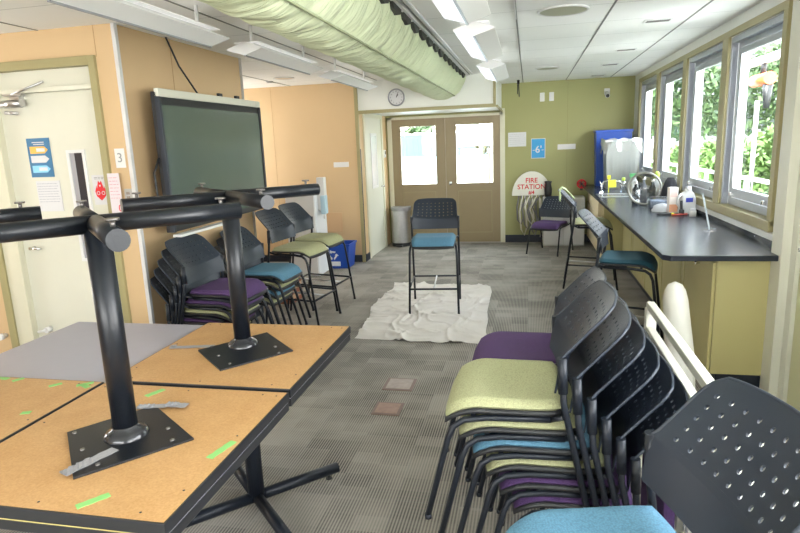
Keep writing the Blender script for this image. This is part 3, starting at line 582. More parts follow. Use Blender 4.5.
# steel bowl standing on edge
t = thing('mixing_bowl', 'round clear bowl with a dull steel rim standing on its edge among the counter clutter', 'bowl', (1.215, 6.72, CZ+.178), math.radians(-20))
MB().lathe([(.165, -.06), (.15, .0), (.11, .05), (.05, .08), (0, .085)], (0, 0, 0), 32, 'y').obj('shell', glassmat('smoky_clear', (.75, .77, .78), .12, .15), t)
MB().tube([(.165*math.cos(a*PI/20), -.06, .165*math.sin(a*PI/20)) for a in range(40)], .013, 10, closed=True).obj('rim', mat('dull_steel', (.30, .30, .27), .35, .6), t)
for n_, (x_, y_, h_, m_) in enumerate(((1.16, 7.0, .22, ('dark_glass', (.03, .035, .04))), (1.24, 6.98, .27, ('slate', (.12, .13, .16))), (1.32, 6.92, .25, ('dark_glass', (.03, .035, .04))))):
    t = thing('glass_bottle', ('short dark bottle seen through the round bowl', 'tall slate grey bottle behind the round bowl', 'dark bottle behind the bowl, next to the black bag')[n_], 'bottle', (x_, y_, CZ))
    MB().lathe([(0, 0), (.036, 0), (.036, h_*.65), (.014, h_*.8), (.014, h_), (0, h_)], (0, 0, 0), 16).obj('bottle', mat(*m_, .2), t); MB().lathe([(.017, h_-.02), (.017, h_+.008), (0, h_+.008)], (0, 0, 0), 12).obj('cap', chrome, t)
t = thing('tote_bag', 'black bag slumped behind the clear bowl on counter', 'bag', (1.43, 6.60, CZ))
MB().lathe([(0, 0), (.09, 0), (.10, .08), (.08, .18), (.05, .26), (.03, .29), (0, .29)], (0, 0, 0), 14).obj('body', mat('black_cloth', (.012, .012, .016), .8, bump=.5, bscale=20), t)
t = thing('storage_box', 'blue tinted clear plastic box right of the clear bowl', 'box', (1.27, 6.33, CZ))
taper(MB(), .085, .07, .095, .08, .12, .004).obj('box', clear, t); B((-.075, -.06, .005), (.075, .06, .09)).obj('contents', mat('blue_contents', (.12, .17, .28), .5), t, .01)
t = thing('plastic_bag', 'crumpled clear plastic bag in front of the blue tinted box', 'bag', (1.265, 6.13, CZ))
vs = []; 
for i in range(7):
    for j in range(18):
        a = 2*PI*j/18; h = i/6; r_ = .085*math.sqrt(max(0, 1-h*h))*(1+.22*math.sin(j*3.1+i*2)); vs.append((r_*math.cos(a), r_*.8*math.sin(a), .075*h*(1+.1*math.sin(j))))
MB().add(vs, [(i*18+j, i*18+(j+1) % 18, (i+1)*18+(j+1) % 18, (i+1)*18+j) for i in range(6) for j in range(18)], True).obj('film', mat('crumpled_film', (.62, .64, .68), .3), t)
t = thing('carton', 'tall white and orange carton between plastic bag and white jug', 'carton', (1.33, 6.02, CZ), .15)
B((-.04, -.03, 0), (.04, .03, .24)).obj('box', mat('carton_white', (.82, .74, .68), .5), t, .003); B((-.038, -.032, .01), (.038, -.029, .08)).obj('orange_panel', mat('orange_print', (.85, .42, .25), .5), t); B((-.03, -.032, .15), (.03, -.029, .2)).obj('printed_panel', mat('pink_print', (.75, .55, .5), .5), t)
t = thing('detergent_jug', 'white handled detergent jug with a blue label on the counter', 'jug', (1.435, 5.93, CZ), .2)
vs = MB().prism([(-.065, 0), (.065, 0), (.068, .12), (.05, .19), (.022, .21), (.022, .235), (-.01, .235), (-.012, .21), (-.06, .17)], -.045, .045, 'y'); vs.obj('bottle', whitep, t, .012)
MB().tube([(-.058, 0, .06), (-.085, 0, .09), (-.085, 0, .15), (-.05, 0, .185)], .012, 10).obj('handle', whitep, t); B((-.03, -.047, .11), (.035, -.044, .15)).obj('label', mat('label_blue', (.06, .08, .45), .4), t, .003)
MB().lathe([(.026, .225), (.026, .25), (0, .25)], (.006, 0, 0), 16).obj('cap', mat('cap_grey', (.6, .6, .62), .4), t)
MB().lathe([(0, 0), (.03, 0), (.03, .055), (.022, .06), (0, .06)], (1.43, 5.70, CZ), 16)
t = thing('small_jar', 'small white jar in front of the detergent jug', 'jar', (1.44, 5.72, CZ)); MB().lathe([(0, 0), (.028, 0), (.028, .05), (.02, .055)], (0, 0, 0), 16).obj('jar', whitep, t); MB().lathe([(.024, .052), (.024, .07), (0, .07)], (0, 0, 0), 16).obj('lid', mat('cap_grey', (.6, .6, .62), .4), t)
t = thing('dish_scrubber', 'black scrubbing brush leaning on the white jug', 'brush', (1.37, 5.83, CZ))
MB().tube([(0, 0, .01), (.0, .02, .13)], .012, 8).obj('handle', blackp, t); B((-.02, -.02, 0), (.02, .02, .05)).obj('head', blackp, t, .006)
t = thing('utility_knife', 'black tool with yellow tip lying on the counter before the carton', 'tool', (1.235, 5.83, CZ+.009), .2)
MB().tube([(-.08, 0, 0), (.05, 0, 0)], .009, 8).obj('handle', blackp, t); MB().tube([(.05, 0, 0), (.075, 0, 0)], .012, 8).obj('tip', mat('yellow', (.85, .80, .05), .7), t)
tag(MB().tube([(1.28, 5.78, CZ+.008), (1.42, 5.83, CZ+.008)], .008, 8).obj('marker_pen', mat('red_pen', (.6, .08, .05), .4)), 'red pen lying in front of the detergent jug', 'pen')
t = thing('sign_holder', 'clear acrylic sign holder standing alone on the near counter', 'sign holder', (1.37, 4.93, CZ), math.radians(75))
MB().box((-.07, -.04, 0), (.07, .05, .004)).obj('foot', clear, t); MB().add([(-.07, .0, .004), (.07, .0, .004), (.07, .06, .27), (-.07, .06, .27), (-.07, .006, .004), (.07, .006, .004), (.07, .066, .27), (-.07, .066, .27)], [(0, 1, 2, 3), (7, 6, 5, 4), (0, 4, 5, 1), (1, 5, 6, 2), (2, 6, 7, 3), (3, 7, 4, 0)]).obj('panel', clear, t)
for x_ in (-.07, .067): MB().add([(x_, -.001, .004), (x_+.004, -.001, .004), (x_+.004, .059, .27), (x_, .059, .27), (x_, .008, .004), (x_+.004, .008, .004), (x_+.004, .068, .27), (x_, .068, .27)], [(0, 1, 2, 3), (7, 6, 5, 4), (0, 4, 5, 1), (1, 5, 6, 2), (2, 6, 7, 3), (3, 7, 4, 0)]).obj('polished_edge', mat('acrylic_edge', (.62, .68, .70), .2), t)

# ------------------------------------------------------------------ chairs
AA, BB = .155, .325
def cushion(s):
    vs = []; n = 20
    def P(u, v, top):
        # squircle mapping
        x = u*.215*math.sqrt(1-.16*v*v*v*v); y = v*.205*math.sqrt(1-.10*u**4)
        r = max(abs(u), abs(v)); e = min(1, (1-r)/.16) if r < 1 else 0; e = math.sqrt(max(0, 1-(1-e)**2))
        z = s-.008-.012*math.exp(-((v+.25)/.5)**2)*(1-u*u)
        if v > .35: z -= .052*((v-.35)/.65)**2.2
        th = .046
        return (x, y+.0, z-th*.5+(th*.5*e if top else -th*.5*e))
    for top in (1, 0):
        for i in range(n+1):
            for j in range(n+1): vs.append(P(-1+2*i/n, -1+2*j/n, top))
    N = (n+1)**2; fs = []
    for i in range(n):
        for j in range(n):
            a = i*(n+1)+j; q = (a, a+n+1, a+n+2, a+1); fs.append(q); fs.append(tuple(k+N for k in q[::-1]))
    m = MB().add(vs, fs, True); return m
def pan(s):
    m = MB(); vs = []; n = 14
    for top in (1, 0):
        for i in range(n+1):
            for j in range(n+1):
                u, v = -1+2*i/n, -1+2*j/n
                x = u*.222*math.sqrt(1-.16*v**4); y = v*.208*math.sqrt(1-.10*u**4)
                z = s-.050-.010*(1-u*u)
                if v > .35: z -= .050*((v-.35)/.65)**2.2
                r = max(abs(u), abs(v)); z += (.010 if top else -.006*(1-r**4)-.004)
                vs.append((x, y, z))
    N = (n+1)**2; fs = []
    for i in range(n):
        for j in range(n):
            a = i*(n+1)+j; q = (a, a+n+1, a+n+2, a+1); fs.append(q); fs.append(tuple(k+N for k in q[::-1]))
    rim = [i*(n+1) for i in range(n+1)]+[n*(n+1)+j for j in range(1, n+1)]+[i*(n+1)+n for i in range(n-1, -1, -1)]+[j for j in range(n-1, 0, -1)]
    for k in range(len(rim)): a, b = rim[k], rim[(k+1) % len(rim)]; fs.append((a, b, b+N, a+N))
    return m.add(vs, fs, True)
def shell(s):
    def pos(u, v, off):
        # v 0..1 lower, 1..2 upper
        c = 1-u*u
        if v <= 1:
            t = v; x = u*(.228+.004*t); z = s+.035+(AA-.035)*t-.030*c*t-.004*c*(1-t); y = -.172-.018*t-.045*c*(.5+.5*t)
            n = Vector((u*.35, .97, .12)).normalized()
        else:
            t = v-1; hw = .226-.012*t
            x = u*hw; zc = s+AA-.030*c; z = zc+(BB-AA+.030*c-.012*(u**4))*t; y = -.19-.045*c-(.150-.010*c)*t
            n = Vector((u*.3, .75, .62)).normalized()
        return Vector((x, y, z))+n*off
    m = MB(); th = .0035
    # lower band
    nu, nv = 20, 5; vs = [pos(-1+2*i/nu, j/nv, o) for o in (th, -th) for i in range(nu+1) for j in range(nv+1)]; N = (nu+1)*(nv+1); fs = []
    for i in range(nu):
        for j in range(nv):
            a = i*(nv+1)+j; q = (a, a+1, a+nv+2, a+nv+1); fs += [q, tuple(k+N for k in q[::-1])]
    for i in range(nu): a = i*(nv+1); fs.append((a, a+nv+1, a+nv+1+N, a+N))
    for j in range(nv):
        for a in (j, nu*(nv+1)+j): fs.append((a, a+1, a+1+N, a+N))
    m.add(vs, fs, True)
    # upper perforated panel
    NX, NY = 9, 5; UM, V0, V1 = .88, 1.07, 1.84
    def corner(u, v):    # round the two top corners
        if v > 1.72:
            k = (v-1.72)/.28; lim = 1-.15*(1-math.sqrt(max(0, 1-k*k))); return max(-lim, min(lim, u*lim)) , v
        return u, v
    def PP(u, v, o):
        u, v = corner(u, v); return pos(u, v, o)
    us = [-1]+[-UM+2*UM*i/NX for i in range(NX+1)]+[1]; vv = [1]+[V0+(V1-V0)*j/NY for j in range(NY+1)]+[2]
    for sd, o in ((1, th), (-1, -th)):
        for i in range(len(us)-1):
            for j in range(len(vv)-1):
                u0, u1, v0, v1 = us[i], us[i+1], vv[j], vv[j+1]; cu, cv = (u0+u1)/2, (v0+v1)/2
                if 0 < i < len(us)-2 and 0 < j < len(vv)-2:
                    sq = [(u1, cv), (u1, v1), (cu, v1), (u0, v1), (u0, cv), (u0, v0), (cu, v0), (u1, v0)]
                    rc = [(cu+.0062/.22*math.cos(k*PI/4), cv+.0062/.2*math.sin(k*PI/4)) for k in range(8)]
                    vs = [PP(*p, o) for p in sq]+[PP(*p, o) for p in rc]; fs = [(k, (k+1) % 8, 8+(k+1) % 8, 8+k) for k in range(8)]
                    if sd < 0: fs = [f[::-1] for f in fs]
                    m.add(vs, fs, True)
                    if sd > 0: m.add([PP(*p, th) for p in rc]+[PP(*p, -th) for p in rc], [(k, (k+1) % 8, 8+(k+1) % 8, 8+k) for k in range(8)], False)
                else:
                    pts = [(u0, v0), (u1, v0), (u1, v1), (u0, v1)]
                    if j == len(vv)-2 or i == 0 or i == len(us)-2:
                        # subdivide border cells for round corners
                        K = 4
                        for a in range(K):
                            for b in range(K):
                                g = lambda p, q: PP(u0+(u1-u0)*p/K, v0+(v1-v0)*q/K, o)
                                f = (0, 1, 2, 3); m.add([g(a, b), g(a+1, b), g(a+1, b+1), g(a, b+1)], [f if sd > 0 else f[::-1]], True)
                    else: m.add([PP(*p, o) for p in pts], [(0, 1, 2, 3) if sd > 0 else (3, 2, 1, 0)], True)
    # rim bead
    path = [pos(-1, 1+.9*k/8, 0) if k < 6 else PP(-1, 1+k/8, 0) for k in range(9)]
    path = [PP(-1, 1+k/10, 0) for k in range(11)]+[PP(-1+2*k/16, 2, 0) for k in range(1, 16)]+[PP(1, 2-k/10, 0) for k in range(11)]
    m.tube(path, .0052, 8)
    return m
def weld(o):
    b = bmesh.new(); b.from_mesh(o.data); bmesh.ops.remove_doubles(b, verts=b.verts, dist=.0004); bmesh.ops.recalc_face_normals(b, faces=b.faces)
    for e in b.edges:
        if len(e.link_faces) == 2 and e.calc_face_angle(0) > .8: e.smooth = False
    b.to_mesh(o.data); b.free()
def make_chair(name, s, bar):
    t = thing(name, '', 'bar stool' if bar else 'chair')
    o = cushion(s).obj('seat', SEAT['green'], t); weld(o)
    pan(s).obj('seat_pan', blackp, t)
    o = shell(s).obj('backrest', navy, t); weld(o)
    for sx in (-1, 1):
        X = sx
        MB().tube([(X*.205, -.16, s-.07), (X*.212, .05, s-.072), (X*.218, .13, s-.082), (X*.224, .165, s-.105), (X*.228, .185, s-.15), (X*(.24 if bar else .236), .262, .012)], .011, 10).tube([(X*(.24 if bar else .236), .262, 0), (X*(.24 if bar else .236), .262, .016)], .013, 10).obj('leg', black, t)
        MB().tube([(X*.240, -.30, .0), (X*.238, -.2-.10*(s-.1)/(s+.1)*.0-.0, s+.0), (X*.236, -.19, s+AA)], .011, 10).tube([(X*.236, -.197, s+.04), (X*.236, -.192, s+AA+.006)], .0155, 12).obj('leg', black, t)
    MB().tube([(-.21, -.15, s-.07), (.21, -.15, s-.07)], .009, 8).tube([(-.215, .10, s-.078), (.215, .10, s-.078)], .009, 8).obj('seat_frame', black, t)
    for X in (-1, 1): MB().tube([(X*.236, -.20, s-.045), (X*.205, -.16, s-.07)], .009, 8).obj('seat_bracket', black, t)
    if bar:
        z = .25; yf = .262-.077*z/(s-.15); yr = -.30+.10*z/s
        MB().tube([(-.236, yf, z), (.236, yf, z)], .010, 10).obj('footrest', black, t)
        MB().tube([(-.238, yr, z+.02), (.238, yr, z+.02)], .009, 10).obj('stretcher', black, t)
        MB().tube([(0, yf, z), (0, yr, z+.02)], .008, 8).obj('centre_brace', steel, t)
        for X in (-1, 1): MB().tube([(X*.238, yf, z), (X*.239, yr, z+.02)], .009, 10).obj('stretcher', black, t)
    return t
used = {}
def place(bar, colour, x, y, rz, label, group=None, z=0, mass=1):
    key = (bar, colour)
    if not used.get(bar): root = make_chair('bar_stool' if bar else 'stacking_chair', .75 if bar else .46, bar); used[bar] = root; r = root; r.location = (x, y, z); r.rotation_euler = (0, 0, rz)
    else: r = dup(used[bar], (x, y, z), rz)
    r['label'] = label
    if group: r['group'] = group
    elif 'group' in r: del r['group']
    for c in r.children:
        if c.name.split('.')[0] == 'seat':
            k = 'seatmesh_%s_%s' % (bar, colour)
            if k not in used: me = c.data.copy(); me.name = 'seat'; me.materials.clear(); me.materials.append(SEAT[colour]); used[k] = me
            c.data = used[k]
    return r
RX, LX = PI/2, -PI/2       # facing -X / facing +X
def stack(colours, x, y, rz, step, labels, group):
    n = len(colours)   # colours bottom to top
    for k, c in enumerate(colours):
        f = Vector((-math.sin(rz), math.cos(rz)))*step*(k-(n-1))
        place(False, c, x+f.x, y+f.y, rz, labels[k], group, z=.067*k)
pos_w = lambda n: ['bottom chair', 'second chair from the bottom', 'third chair from the bottom', 'fourth chair from the bottom', 'fifth chair from the bottom', 'top chair'][:n]
LA = ['purple seated bottom chair of the tall six chair stack at right', 'purple seated chair second from the bottom of the tall right stack', 'green seated chair third from the bottom of the tall right stack',
      'blue seated chair in the middle of the tall right stack', 'green seated chair directly under the top one of the tall right stack', 'green seated top chair of the tall stack at right foreground']
stack(['purple', 'purple', 'green', 'blue', 'green', 'green'], -.085, 2.10, RX, .047, LA, 'chairs in the tall stack at right')
LB = ['bottom chair of the stack hidden behind the tall right stack', 'second chair up in the stack behind the tall right stack', 'third chair up in the stack behind the tall right stack', 'green seated chair under the purple top one behind the tall right stack', 'purple seated top chair of the stack just behind the tall right stack']
stack(['purple', 'blue', 'purple', 'green', 'purple'], -.05, 2.66, RX, .047, LB, 'chairs in the second right stack')
LC = ['lowest chair of the five chair stack below the display, hidden by the tables', 'purple seated chair second from the bottom of the stack below the display', 'green seated chair in the middle of the stack below the display', 'purple seated chair second from the top below the display', 'purple seated top chair of the stack below the display']
stack(['green', 'purple', 'green', 'purple', 'purple'], -2.095, 3.775, LX-.06, .040, LC, 'chairs in the stack below the display')
LD = ['green seated bottom chair of the blue topped stack by the wall corner', 'blue seated chair second from the bottom by the wall corner', 'green seated chair under the blue top seat by the wall corner', 'blue seated top chair of the stack by the wall corner']
stack(['green', 'blue', 'green', 'blue'], -2.17, 4.66, LX-.03, .040, LD, 'chairs in the blue topped stack')
place(True, 'blue', -.92, 5.77, math.radians(185), 'blue seated bar stool standing alone on the white drop cloth', 'bar stools')
place(True, 'green', -2.14, 5.28, LX-.12, 'green seated bar stool facing right, next to the blue topped stack', 'bar stools')
place(True, 'green', -2.15, 5.84, LX-.10, 'green seated bar stool nearest the recycling bin', 'bar stools')
place(True, 'green', .70, 6.84, LX-.08, 'cream seated bar stool at counter with a lime cloth over its back', 'bar stools')
place(True, 'teal', .755, 4.74, LX-.22, 'teal seated bar stool tucked to the counter, nearest of the two there', 'bar stools')
place(True, 'blue', .175, 1.20, math.radians(104), 'blue seated bar stool cut off at the bottom right corner', 'bar stools')
place(False, 'purple', .30, 8.83, math.radians(180-25), 'single purple seated chair in front of the hose and olive wall')
# cloth over the stool back
t = []
sx_, sy_ = .70, 6.86
vs = []; nn = 10
for i in range(nn+1):
    for j in range(7):
        yy = sy_-.20+.17*j/6; u = i/nn
        if u < .45: p = (sx_-.33-.03, yy, .965+.135*u/.45)
        elif u < .55: p = (sx_-.33-.01, yy, 1.106)
        else: p = (sx_-.315+.10*(u-.55)/.45, yy, 1.10-.115*(u-.55)/.45)
        vs.append((p[0]+.004*math.sin(j*2+i), p[1]+.006*math.sin(i*1.7), p[2]+.003*math.sin(j*3)))
lime = mat('lime_cloth', (.62, .74, .42), .9, bump=.2, bscale=60)
o = MB().add(vs, [(i*7+j, i*7+j+1, (i+1)*7+j+1, (i+1)*7+j) for i in range(nn) for j in range(6)], True).obj('cleaning_cloth', lime)
sm = o.modifiers.new('s', 'SOLIDIFY'); sm.thickness = .008
tag(o, 'pale lime cloth draped over the back of the far counter stool', 'cloth')

# ------------------------------------------------------------------ tables
def cross(parent, z, L=.425, ang=PI/4, up=True, m=black):
    for k in range(4):
        a = ang+k*PI/2; c_, s_ = math.cos(a), math.sin(a)
        f = MB().tube([(c_*.0, s_*.0, z), (c_*L, s_*L, z)], .0275 if up else .026, 18).obj('foot', m, parent)
        zz = z+(.0275 if up else -.026); d_ = 1 if up else -1
        MB().tube([(c_*(L-.05), s_*(L-.05), zz), (c_*(L-.05), s_*(L-.05), zz+d_*.014)], .006, 8).tube([(c_*(L-.05), s_*(L-.05), zz+d_*.014), (c_*(L-.05), s_*(L-.05), zz+d_*.02)], .016, 14).obj('glide', chrome if up else blackp, f)
tops = {'N': (-1.2425, 1.505), 'F': (-1.2475, 2.305), 'L': (-2.028, 1.515), 'G': (-2.0375, 2.305)}
W = .388
LT = dict(N='upright cafe table nearest the camera, under the upturned one', F='upright cafe table with cross foot under the far upturned table', L='upright cafe table at the left edge, under an upturned one', G='upright cafe table with bare grey laminate top by the cream door')
for k, (x, y) in tops.items():
    t = thing('cafe_table', LT[k], 'table', (x, y, 0), 0, 'square cafe tables pushed together')
    g_ = .022 if k == 'G' else 0
    B((-W+.003, -W+.003, .706), (W-.003, W-.003, .738+g_)).obj('edge_band', blackp, t, .003)
    B((-W+.004, -W+.004, .7375+g_), (W-.004, W-.004, .7395+g_)).obj('tabletop', gray_l, t)
    if k == 'N': B((-W+.0, -W+.0, .7395), (W-.03, -W+.003, .742)).obj('packing_strip', mat('yellow_edge', (.55, .45, .15), .5), t)
    MB().tube([(0, 0, .05), (0, 0, .70)], .038, 20).obj('column', black, t); B((-.16, -.16, .698), (.16, .16, .706)).obj('mounting_plate', black, t)
    cross(t, .052, up=False)
LU = dict(N='upturned tan table nearest the camera with black pedestal in the air', F='upturned tan table farther back, black pedestal rising behind the nearest', L='upturned tan table partly cut by the left edge of the photo')
for k in 'NFL':
    x, y = tops[k]; t = thing('upturned_table', LU[k], 'table', (x, y, .742), 0, 'tables turned upside down on the cafe tables'); px, py = (0, 0)
    if k == 'F': px, py = -.022, .055
    B((-W, -W, 0), (W, W, .0335)).obj('edge_band', blackp, t, .002)
    bd = B((-W+.006, -W+.006, .0333), (W-.006, W-.006, .0345)).obj('underside_board', board, t)
    sc = MB()
    for a in (-.3, 0, .3):
        for b in ((a, -.355), (a, .355), (-.355, a+.05), (.355, a+.05)): sc.lathe([(.0035, .0345), (.0035, .0353), (0, .0353)], (b[0], b[1], 0), 8)
    sc.obj('staple_marks', blackp, t)['kind'] = 'stuff'
    PQ = dict(N=[(-1.453, 1.493), (-1.285, 1.716), (-1.011, 1.512), (-1.227, 1.255)], F=[(-1.444, 2.269), (-1.237, 2.544), (-1.008, 2.311), (-1.218, 2.054)], L=[(-2.24, 1.49), (-2.07, 1.71), (-1.80, 1.51), (-2.02, 1.26)])[k]
    MB().prism([(a-x, b-y) for a, b in PQ][::-1], .0348, .041).obj('base_plate', blackg, t, .001)
    r = math.radians(-37 if k == 'N' else -45); qx, qy = sum(p[0] for p in PQ)/4-x, sum(p[1] for p in PQ)/4-y
    for i, (sx, sy) in enumerate(((-.14, -.11), (-.14, .05), (.13, -.11), (.14, .10), (.0, -.12), (.05, .12))):
        v = Matrix.Rotation(r, 3, 'Z') @ Vector((sx, sy, 0)); MB().lathe([(.007, .041), (.007, .044), (0, .045)], (v.x+qx, v.y+qy, 0), 12).obj('screw', mat('dull_metal', (.16, .15, .14), .35, .7), t)
    MB().tube([(px, py, .04), (px, py, .70)], .037, 24).obj('column', blackg, t)
    MB().lathe([(.068, .041), (.066, .052), (.055, .062), (.042, .068), (.038, .076)], (px, py, 0), 28).obj('weld_collar', mat('wet_black_weld', (.02, .021, .024), .12, bump=.1, bscale=60), t)
    e = bpy.data.objects.new('cross_base', None); C.objects.link(e); e.parent = t; e.location = (px, py, 0)
    bpy.data.objects.remove(e)
    mark = len(t.children); ang = math.radians(45 if k != 'F' else 47)
    for q in range(4):
        a = ang+q*PI/2; c_, s_ = math.cos(a), math.sin(a); z = .713
        f = MB().tube([(px, py, z), (px+c_*.43, py+s_*.43, z)], .0275, 20).obj('foot', steel if (q % 2 == 1 and False) else blackg, t)
        g = (px+c_*.37, py+s_*.37); MB().tube([(*g, z+.025), (*g, z+.042)], .006, 8).tube([(*g, z+.042), (*g, z+.048)], .017, 14).obj('glide', mat('dull_metal', (.16, .15, .14), .35, .7), f)
    def strip(xa, ya, xb, yb, wd, m, nm, zz=.0352):
        d_ = Vector((xb-xa, yb-ya)); n_ = Vector((-d_.y, d_.x)).normalized()*wd/2; P_ = []
        K = 8
        for i in range(K+1):
            c0 = Vector((xa, ya))+d_*i/K; wv = 1+.1*math.sin(i*2.3)
            P_.append((c0.x+n_.x*wv, c0.y+n_.y*wv))
        for i in range(K, -1, -1):
            c0 = Vector((xa, ya))+d_*i/K; wv = 1+.1*math.cos(i*1.9); P_.append((c0.x-n_.x*wv, c0.y-n_.y*wv))
        return MB().prism(P_[::-1], zz-.0006, zz+.0006).obj(nm, m, t)
    # strip coordinates in world, turned to local
    def W2(q, m, nm, wd, zz=.0352): a, b, c_, d_ = q; strip(a-x, b-y, c_-x, d_-y, wd, m, nm, zz)
    def crumple(q, wd):
        vs = []; K = 12
        for i in range(K+1):
            for j in range(4):
                c0 = Vector((q[0]+(q[2]-q[0])*i/K*.55-x, q[1]+(q[3]-q[1])*i/K*.55-y)); d_ = Vector((q[2]-q[0], q[3]-q[1])).normalized(); n_ = Vector((-d_.y, d_.x))*wd*(j/3-.5)*(1+.25*math.sin(i*1.9))
                vs.append((c0.x+n_.x, c0.y+n_.y, .0432+.0035*abs(math.sin(i*1.3+j*1.7))))
        MB().add(vs, [(i*4+j, i*4+j+1, (i+1)*4+j+1, (i+1)*4+j) for i in range(K) for j in range(3)]).obj('duct_tape', tape_s, t)
    if k == 'N':
        W2((-1.09, 1.19, -1.24, 1.17), tape_g, 'green_tape', .02) if 0 else None
        for q in ((-1.124, 1.144, -1.075, 1.208), (-.906, 1.416, -.881, 1.52), (-1.375, 1.793, -1.345, 1.86)): W2(q, tape_g, 'green_tape', .024)
        for a_, b_ in (((-1.268, 1.265, -1.215, 1.415), .036), ((-1.335, 1.690, -1.235, 1.715), .030), ((-1.245, 1.722, -1.165, 1.724), .036)): W2(a_, tape_s, 'duct_tape', b_, .0425); crumple(a_, b_)
    if k == 'F': W2((-1.60, 2.295, -1.40, 2.335), tape_s, 'duct_tape', .032, .0385); crumple((-1.60, 2.295, -1.55, 2.305), .03)
    if k == 'L':
        for q in ((-2.14, 1.885, -2.068, 1.88), (-2.03, 1.86, -2.007, 1.895), (-1.83, 1.83, -1.80, 1.865), (-1.722, 1.85, -1.674, 1.888), (-1.74, 1.606, -1.71, 1.617), (-1.70, 1.86, -1.66, 1.84)): W2(q, tape_g, 'green_tape', .022)

# ------------------------------------------------------------------ floor things
# drop cloth
cor = [(-1.50, 4.72), (-.34, 4.66), (-.41, 6.66), (-1.59, 6.83)]
from mathutils import noise
nx, ny2 = 110, 150; vs = []
for i in range(nx+1):
    for j in range(ny2+1):
        u, v = i/nx, j/ny2
        a = Vector(cor[0]).lerp(Vector(cor[1]), u); b = Vector(cor[3]).lerp(Vector(cor[2]), u); p = a.lerp(b, v)
        ex = .035*noise.noise(Vector((v*5, 1.7, 0)))*abs(u-.5)*2 + (.03*math.sin(v*9)*(u < .5)*abs(u-.5)*2); ey = .03*noise.noise(Vector((u*5, 7.7, 0)))*abs(v-.5)*2
        q = Vector((p.x*2.4, p.y*2.0, .3)); w1 = noise.noise(q*1.1)
        n1 = 1-abs(noise.noise(Vector((p.x*2.2+w1*1.5, p.y*3.0, 2.)))*3.2); n2 = 1-abs(noise.noise(Vector((p.x*5+w1*2, p.y*4, 5.)))*3)
        n3 = 1-abs(noise.noise(Vector((p.x*1.0+p.y*.9, p.y*.8-p.x*1.3, 9.)))*4)
        z = .004+.022*max(0, n1)**4+.013*max(0, n2)**4+.022*max(0, n3)**6+.002*noise.noise(Vector((p.x*22, p.y*22, 0)))
        vs.append((p.x+ex, p.y+ey, max(.002, z-.002)))
o = MB().add(vs, [(i*(ny2+1)+j, (i+1)*(ny2+1)+j, (i+1)*(ny2+1)+j+1, i*(ny2+1)+j+1) for i in range(nx) for j in range(ny2)], True).obj('drop_cloth', clothm)
tag(o, 'wrinkled off white canvas drop cloth spread under the lone bar stool', 'drop cloth')
for (x, y, s, l, cc) in ((-.875, 3.79, .105, 'larger brass floor box plate farther from the camera', (.36, .29, .26)), (-.87, 3.40, .09, 'smaller reddish floor box plate nearer the camera', (.32, .20, .16))):
    t = thing('floor_box', l, 'floor plate', (x, y, 0)); m_ = mat('plate_%g' % s, cc, .45, .3, var=.3, vscale=30)
    B((-s, -s, 0), (s, s, .006)).obj('frame', mat('plate_frame', (.20, .13, .11), .4, .4), t, .003); B((-s*.8, -s*.8, .006), (s*.8, s*.8, .009)).obj('lid', m_, t, .002)
# guard rail
t = thing('guard_rail', 'cream painted metal guard rail behind the tall right stack', 'railing', (.575, 0, 0))
B((-.018, .55, .825), (.018, 2.94, .86)).obj('top_rail', cream, t, .006); B((-.02, .55, .70), (.016, 2.92, .742)).obj('middle_rail', cream, t, .005)
B((-.02, .55, .10), (.016, 2.92, .14)).obj('bottom_rail', cream, t, .005)
for y in (2.90, 1.72, .55): B((-.024, y, 0), (.024, y+.048, .83)).obj('post', cream, t, .005)
for i in range(13): 
    y = .72+i*.165
    B((-.012, y, .14), (.012, y+.026, .70)).obj('baluster', cream, t, .003)
ms = MB()
for i in range(66): y = .60+i*.035; ms.add([(.014, y, .14), (.017, y, .14), (.017, y+.003, .14), (.014, y+.003, .14), (.014, y, .70), (.017, y, .70), (.017, y+.003, .70), (.014, y+.003, .70)], [(0, 1, 5, 4), (1, 2, 6, 5), (2, 3, 7, 6), (3, 0, 4, 7)])
for i in range(16): z = .16+i*.035; ms.box((.014, .56, z), (.017, 2.9, z+.003))
ms.obj('wire_mesh', alum, t)
t = thing('padded_post', 'round topped white post leaning between guard rail and cabinet', 'post', (.775, 3.28, 0))
MB().tube([(.05, 0, 0), (.03, .0, .45), (-.01, 0, .78), (-.013, 0, .83), (-.015, 0, .86), (-.016, 0, .877)], [.08, .074, .062, .052, .036, .004], 20).obj('sleeve', mat('post_white', (.58, .57, .50), .4), t)
MB().lathe([(.10, 0), (.095, .02), (.08, .03)], (.05, 0, 0), 20).obj('foot', cream, t)
# bundled plastic and a purple pad behind the rail base
vs = []
for i in range(9):
    for j in range(22):
        a = 2*PI*j/22; h = i/8; r_ = (.15*math.sqrt(max(0, 1-h**3))+.02)*(1+.18*math.sin(j*2.7+i*1.3)); vs.append((r_*.45*math.cos(a), r_*1.6*math.sin(a), .46*h))
o = MB().add(vs, [(i*22+j, i*22+(j+1) % 22, (i+1)*22+(j+1) % 22, (i+1)*22+j) for i in range(8) for j in range(22)], False).obj('crumpled_sheeting', mat('sheeting', (.78, .78, .72), .6)); o.location = (.70, 2.05, 0)
tag(o, 'bundle of crumpled white sheeting on the floor behind the guard rail', 'sheeting')
o = MB().box((-.02, -.2, 0), (.02, .2, .42)).obj('seat_pad', SEAT['purple'], bevel=.012); o.location = (.475, 2.15, 0); tag(o, 'loose purple pad standing on edge beside the guard rail', 'seat pad')

